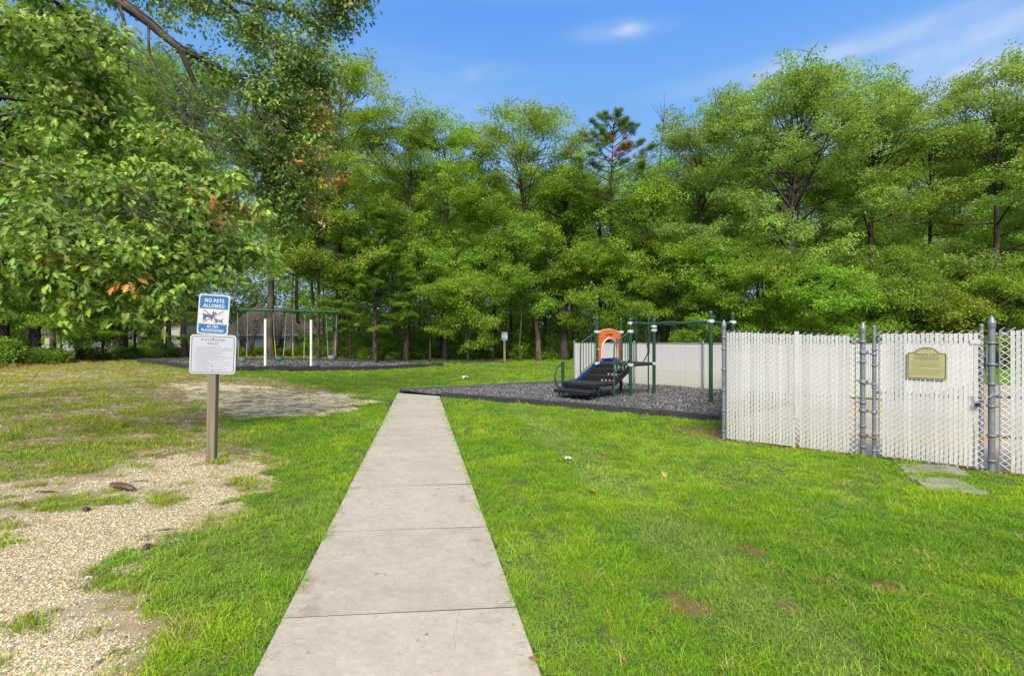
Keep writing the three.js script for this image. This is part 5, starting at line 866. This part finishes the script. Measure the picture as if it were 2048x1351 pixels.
// ---------------------------------------------------------------- small things lying about
{
  const put = (o, px, py, up = 0) => { const p = on(px, py); o.position.set(p[0], H(...p) + up, p[1]); return o; };
  const logBark = std([0.95, 0.82, 0.68], 0.95, { map: barkMap, bumpMap: barkMap, bumpScale: 0.012 });
  const log = thing('log', 'short dark chunk of log lying on the gravel', 'log'); put(log, 245, 980, 0.035); log.rotation.set(0, -0.30, 0.0); log.scale.set(1.12, 0.9, 1);
  obj('bark_body', tube(curve([[-0.135, 0.01, 0], [-0.05, 0.014, 0.006], [0.05, 0.004, 0], [0.14, -0.008, 0.004]], 8), [0.024, 0.029, 0.033, 0.034, 0.034, 0.033, 0.031, 0.027, 0.017], 12), logBark, log); obj('cut_end', cyl(0.024, 0.022, 0.006, 0, 0, 0, 12).rotateZ(Math.PI / 2).translate(-0.136, 0.01, 0), std([0.22, 0.15, 0.09], 0.9), log);
  const stick = (label, px, py, l, r, turn, m) => { const R = rng(px), s = tag(obj('stick', tube([[-l / 2, 0, 0], [-l * 0.1, r * 0.6, (R() - 0.5) * l * 0.12], [l * 0.2, r, (R() - 0.5) * l * 0.1], [l / 2, 0, 0]], [r, r * 1.1, r * 0.8, r * 0.4], 7), m || bark), label, 'stick'); put(s, px, py, r * 0.8); s.rotation.y = turn; };
  stick('brown stick near the left picture edge on the gravel', 40, 1012, 0.24, 0.012, -0.5); stick('thin stick further back on the gravel left of the log', 95, 985, 0.26, 0.008, -0.15); stick('thin twig on the sand near the grass edge', 330, 1060, 0.17, 0.005, 0.25); stick('tiny dark twig on the sandy gravel above the grass tufts', 203, 1154, 0.07, 0.005, -0.6, darkBark); stick('long thin twig below the sign post', 280, 963, 0.2, 0.005, 0.1, darkBark);
  const bs = tag(obj('fallen_branch', [tube([[0, 0, 0], [0.1, 0.8, 0], [0.28, 1.75, 0.05]], [0.03, 0.024, 0.012], 7), tube([[-0.4, 0.14, 0.2], [0.02, 0.02, 0], [0.65, 0.04, 0.1]], [0.012, 0.022, 0.012], 6)], paleBark), 'pale bare branch leaning upright at the left edge of the woods', 'branch'); put(bs, 28, 731);
  for (const [px, py, label] of [[172, 1022, 'dark pine cone on the gravel below the log'], [295, 1098, 'grey pine cone on the sand near the grass edge']]) {
    const c = thing('pine_cone', label, 'pine cone'); put(c, px, py, 0.018); c.rotation.set(1.3, px, 0.2); const sc = std([0.11, 0.085, 0.06], 0.9); obj('core', ball(0.016, 0, 0, 0, 1.5, 10), sc, c); const sh = []; for (let k = 0; k < 42; k++) { const y = (k / 41 - 0.5) * 0.05, r = 0.019 * Math.sqrt(Math.max(0.1, 1 - (y / 0.03) ** 2)), a = k * 2.399; sh.push(box(0.011, 0.004, 0.012, 0, 0, 0, 0, 0, 0, -0.5).translate(0, y, r).rotateY(a)); } obj('scales', sh, sc, c);
  }
  const dry = leafy({ roughness: 0.9, transmission: 0.2 }); const leafC = [[0.42, 0.19, 0.06], [0.30, 0.13, 0.05], [0.48, 0.30, 0.13]];
  [[1325, 950, 'pale tan fallen leaf on the lawn left of the gate paving', 2], [1200, 912, 'brown fallen leaf on the lawn nearest the mulch bed', 1], [1190, 993, 'orange brown fallen leaf on the lawn right of the path', 0], [1195, 958, 'small brown fallen leaf between two others on the lawn', 1], [958, 862, 'orange fallen leaf on the grass beside the far path', 0], [283, 912, 'reddish fallen leaf in the thin grass left of the sign post', 0], [1078, 1344, 'brown fallen leaf at the right path edge by the bottom of the picture', 1], [18, 773, 'red brown fallen leaves clump at the left picture edge', 1]].forEach(([px, py, label, c], i) => { const m = dry.clone(); m.color = lin(...leafC[c]); const e = tag(obj('fallen_leaf', leafShapes[i % 4].clone(), m), label, 'leaf'); put(e, px, py, 0.045); e.scale.setScalar(i === 7 ? 0.4 : i === 6 ? 0.06 : 0.12); e.rotation.set(0.2, i * 1.7, 0.25); });
  const scrap = (label, px, py, s, seed) => { const R = rng(seed), g = new THREE.PlaneGeometry(s, s * 0.7, 6, 4).rotateX(-Math.PI / 2), p = g.attributes.position; for (let i = 0; i < p.count; i++) p.setXYZ(i, p.getX(i) * (0.7 + R() * 0.4), R() * s * 0.35, p.getZ(i) * (0.7 + R() * 0.4)); g.computeVertexNormals(); const e = tag(obj('plastic_scrap', g, std([0.75, 0.78, 0.8], 0.4, { side: THREE.DoubleSide })), label, 'litter'); put(e, px, py, 0.05); };
  scrap('crumpled white scrap lying on the lawn right of the path', 1137, 925, 0.08, 3); scrap('pale crumpled scrap on the far lawn behind the path end', 931, 758, 0.3, 4);
}

// ---------------------------------------------------------------- grass, gravel, litter
{
  const blade = (R, L, w, lean) => { const a = R() * 6.283, dx = Math.cos(a), dz = Math.sin(a), x = (R() - 0.5) * 0.085, z = (R() - 0.5) * 0.085, b = R() * 6.283, sx = Math.cos(b) * w, sz = Math.sin(b) * w, m = lean * 0.35 * L, e = lean * L; return [[x - sx, 0, z - sz, x + sx, 0, z + sz, x + dx * m - sx * 0.8, L * 0.55, z + dz * m - sz * 0.8, x + dx * m + sx * 0.8, L * 0.55, z + dz * m + sz * 0.8, x + dx * e, L * (1 - lean * 0.35), z + dz * e], [0, 1, 2, 1, 3, 2, 2, 3, 4]]; };
  const tuftGeo = (seed, n, L, w, lean) => { const R = rng(seed), pos = [], idx = [], col = []; for (let i = 0; i < n; i++) { const [p, t] = blade(R, L * (0.5 + R() * 0.8), w * (0.7 + R() * 0.6), lean * (0.3 + R() * 1.2)), b = pos.length / 3, k = 0.7 + R() * 0.6, y = (R() - 0.5) * 0.3; pos.push(...p); idx.push(...t.map((q) => q + b)); for (let q = 0; q < 5; q++) col.push(k * (1 + y), k, k); } return tri(pos, idx, null, col); };
  const shapes = [tuftGeo(1, 24, 0.05, 0.0019, 0.7), tuftGeo(2, 22, 0.058, 0.0021, 0.9), tuftGeo(3, 26, 0.042, 0.0018, 0.8), tuftGeo(4, 16, 0.10, 0.0026, 1.0)], mats = shapes.map(() => []), cols = shapes.map(() => []), R = rng(2024);
  const m4 = [0], rings = [[1.9, 3.4, 1500, 0.88], [3.4, 5.2, 980, 0.96], [5.2, 8, 520, 1.15], [8, 12, 170, 1.55], [12, 18, 80, 2.0], [18, 27, 34, 2.7], [27, 41, 15, 3.4]];
  for (const [d0, d1, per, size] of rings) {
    const wide = d1 * 1.1 + 1.2, n = (d1 - d0) * wide * 2 * per;
    for (let i = 0; i < n; i++) {
      const d = lerp(d0, d1, R()), x = (R() * 2 - 1) * wide; if (Math.abs(x) > d * 1.1 + 1.2) { R(); continue; } const z = -d, edge = x + 0.715 - 0.1775 * z;
      if (d < 15.6 && edge > 0.012 && edge < PATH.w - 0.012) continue;
      const f = field(x, z), n4 = fbm(x * 5.2 + 3, z * 5.2 + 11, 3), n5 = fbm(x * 13, z * 13 + 2, 2); if (R() > f.g * (0.65 + 0.35 * sm(0.24, 0.42, n4))) continue;
      m4[0] = sm(0.52, 0.32, n4 * 0.6 + n5 * 0.4); const bare = f.worn, long = R() < (bare > 0.5 ? 0.42 : 0.05) ? 3 : Math.floor(R() * 3), k = 0.78 + R() * 0.44;
      const c = [0.19, 0.375, 0.015], m = (q, t) => { c[0] = lerp(c[0], q[0], t); c[1] = lerp(c[1], q[1], t); c[2] = lerp(c[2], q[2], t); };
      m([0.30, 0.48, 0.018], sm(0.45, 0.7, f.n2) * 0.8); m([0.13, 0.30, 0.012], sm(0.5, 0.72, f.n1) * 0.6 + 0.35 * sm(0.55, 0.7, f.n3)); m([0.38, 0.36, 0.045], bare * (0.4 + 0.45 * sm(7, 14, d))); m([0.42, 0.34, 0.12], R() < 0.05 + bare * 0.14 ? 0.8 : 0); m([0.34, 0.20, 0.07], f.thatch * 0.9);
      m([0.10, 0.22, 0.012], m4[0] * 0.5); m([0.25, 0.41, 0.05], 0.45 * sm(0.56, 0.68, fbm(x * 1.1 + 40, z * 1.1, 3)));
      if (f.rel > PATH.w && d < 14) { const stripe = Math.abs(((f.rel - PATH.w) * 0.8 - 0.35 * d * 0.1 - 1.0)); m([0.28, 0.40, 0.09], 0.4 * (1 - sm(0.08, 0.28, stripe + (f.n2 - 0.5) * 0.5))); }
      const s = size * (0.75 + R() * 0.5) * (bare > 0.5 ? 0.95 : 1), tallness = (0.44 + 0.36 * f.n1 + 0.25 * (f.n2 - 0.5)) * (0.55 + 0.95 * sm(0.3, 0.7, n4 * 0.6 + n5 * 0.4)) * (d > 12 ? 0.75 : 1) * (f.rel > PATH.w ? 1 : 0.95);
      mats[long].push(mat4(V(x, H(x, z) - 0.004, z), euler((R() - 0.5) * 0.3, R() * 6.283, (R() - 0.5) * 0.3), V(s, s * tallness, s))); cols[long].push(lin(c[0] * k, c[1] * k, c[2] * k));
    }
  }
  const grassMat = leafy({ transmission: 0.35 });
  shapes.forEach((g, i) => stuff('grass', g, grassMat, mats[i], cols[i], scene, ['short bright green lawn grass', 'slightly longer blades of lawn grass', 'fine short blades of lawn grass', 'long coarse grass tufts at the gravel edge'][i], 'grass'));
  // pebbles
  const peb = [1, 2, 3].map((s) => { const g = new THREE.IcosahedronGeometry(1, 1), p = g.attributes.position; for (let i = 0; i < p.count; i++) { const x = p.getX(i), y = p.getY(i), z = p.getZ(i), k = 0.8 + 0.45 * vnoise(x * 1.7 + s * 9 + 5, y * 1.7 + z * 1.3 + 7); p.setXYZ(i, x * k * 1.15, y * k * 0.6, z * k * 0.9); } g.computeVertexNormals(); return g; }), pm = [[], [], []], pc = [[], [], []];
  for (let i = 0; i < 520000; i++) {
    const d = 1.9 + Math.pow(R(), 1.5) * 20, x = -R() * (d * 1.1 + 1.2), z = -d, edge = x + 0.715 - 0.1775 * z; if (edge > -0.1) continue;
    const f = field(x, z), q = Math.max(f.gravel, f.worn * 0.5 * sm(0.42, 0.66, f.n3 * 0.6 + f.n2 * 0.4)); if (f.g > 0.6 && R() < 0.5) continue; if (R() > q) continue; if (R() < 0.93 * sm(0.47, 0.62, f.n1 * 0.4 + f.n2 * 0.6)) continue;
    const s = (0.0031 + 0.0072 * R() * R() * R() + 0.0016 * R()) * (1 + Math.max(0, d - 4) * 0.09), v = i % 3, t = R(), k = 0.56 + R() * 0.42, c = t < 0.46 ? [0.64, 0.57, 0.42] : t < 0.76 ? [0.55, 0.44, 0.25] : t < 0.83 ? [0.45, 0.28, 0.12] : [0.30, 0.27, 0.21];
    pm[v].push(mat4(V(x, H(x, z) + s * 0.25, z), euler((R() - 0.5) * 0.6, R() * 6.283, (R() - 0.5) * 0.6), s)); pc[v].push(lin(c[0] * k, c[1] * k, c[2] * k));
  }
  peb.forEach((g, v) => stuff('gravel', g, std([1, 1, 1], 0.75), pm[v], pc[v], scene, 'loose cream and tan pebbles on the worn ground at the left', 'gravel'));
  // leaf litter under the trees and a few needles and crumbs elsewhere
  const lit = [], litC = [], lg = leafShapes[1];
  for (let i = 0; i < 14000; i++) { const px = lerp(-200, 1500, R()), d = (px < 300 ? lerp(23.5, 35, clamp(px / 300, 0, 1)) : lerp(33, 37.5, sm(300, 900, px))) + Math.pow(R(), 2.2) * 12, x = side(px, d), f = field(x, -d); if (f.woods < R() * 0.8 || f.mulch > -0.05) continue; lit.push(mat4(V(x, H(x, -d) + 0.03 + R() * 0.03, -d), euler((R() - 0.5) * 1.2, R() * 6.28, (R() - 0.5) * 1.2), 0.14 + R() * 0.14)); litC.push(tint([[0.26, 0.12, 0.045], [0.34, 0.19, 0.08], [0.16, 0.08, 0.035]][i % 3], R, 0.3)); }
  for (let i = 0; i < 900; i++) { const d = 2 + R() * 9, x = -R() * (d * 1.1 + 1), f = field(x, -d); if (f.worn < 0.6) continue; lit.push(mat4(V(x, H(x, -d) + 0.006, -d), euler((R() - 0.5) * 0.5, R() * 6.28, (R() - 0.5) * 0.5), V(0.012 + R() * 0.02, 0.02, 0.03 + R() * 0.05))); litC.push(tint([0.17, 0.10, 0.05], R, 0.4)); }
  for (let i = 0; i < 260; i++) { const s = R() * 3.6, p = along(s), o = -0.05 + R() * 0.16, x = p[0] - FD[1] * o, z = p[1] + FD[0] * o; lit.push(mat4(V(x, H(x, z) + 0.01 + R() * 0.02, z), euler((R() - 0.5) * 1.4, R() * 6.28, (R() - 0.5) * 1.4), 0.03 + R() * 0.035)); litC.push(tint([[0.40, 0.26, 0.15], [0.24, 0.13, 0.06]][i % 2], R, 0.3)); }
  stuff('leaf_litter', lg, leafy({ transmission: 0.15 }), lit, litC, scene, 'brown fallen leaves strewn along the foot of the woods and the fence', 'leaf litter');
}
renderer.render(scene, camera);
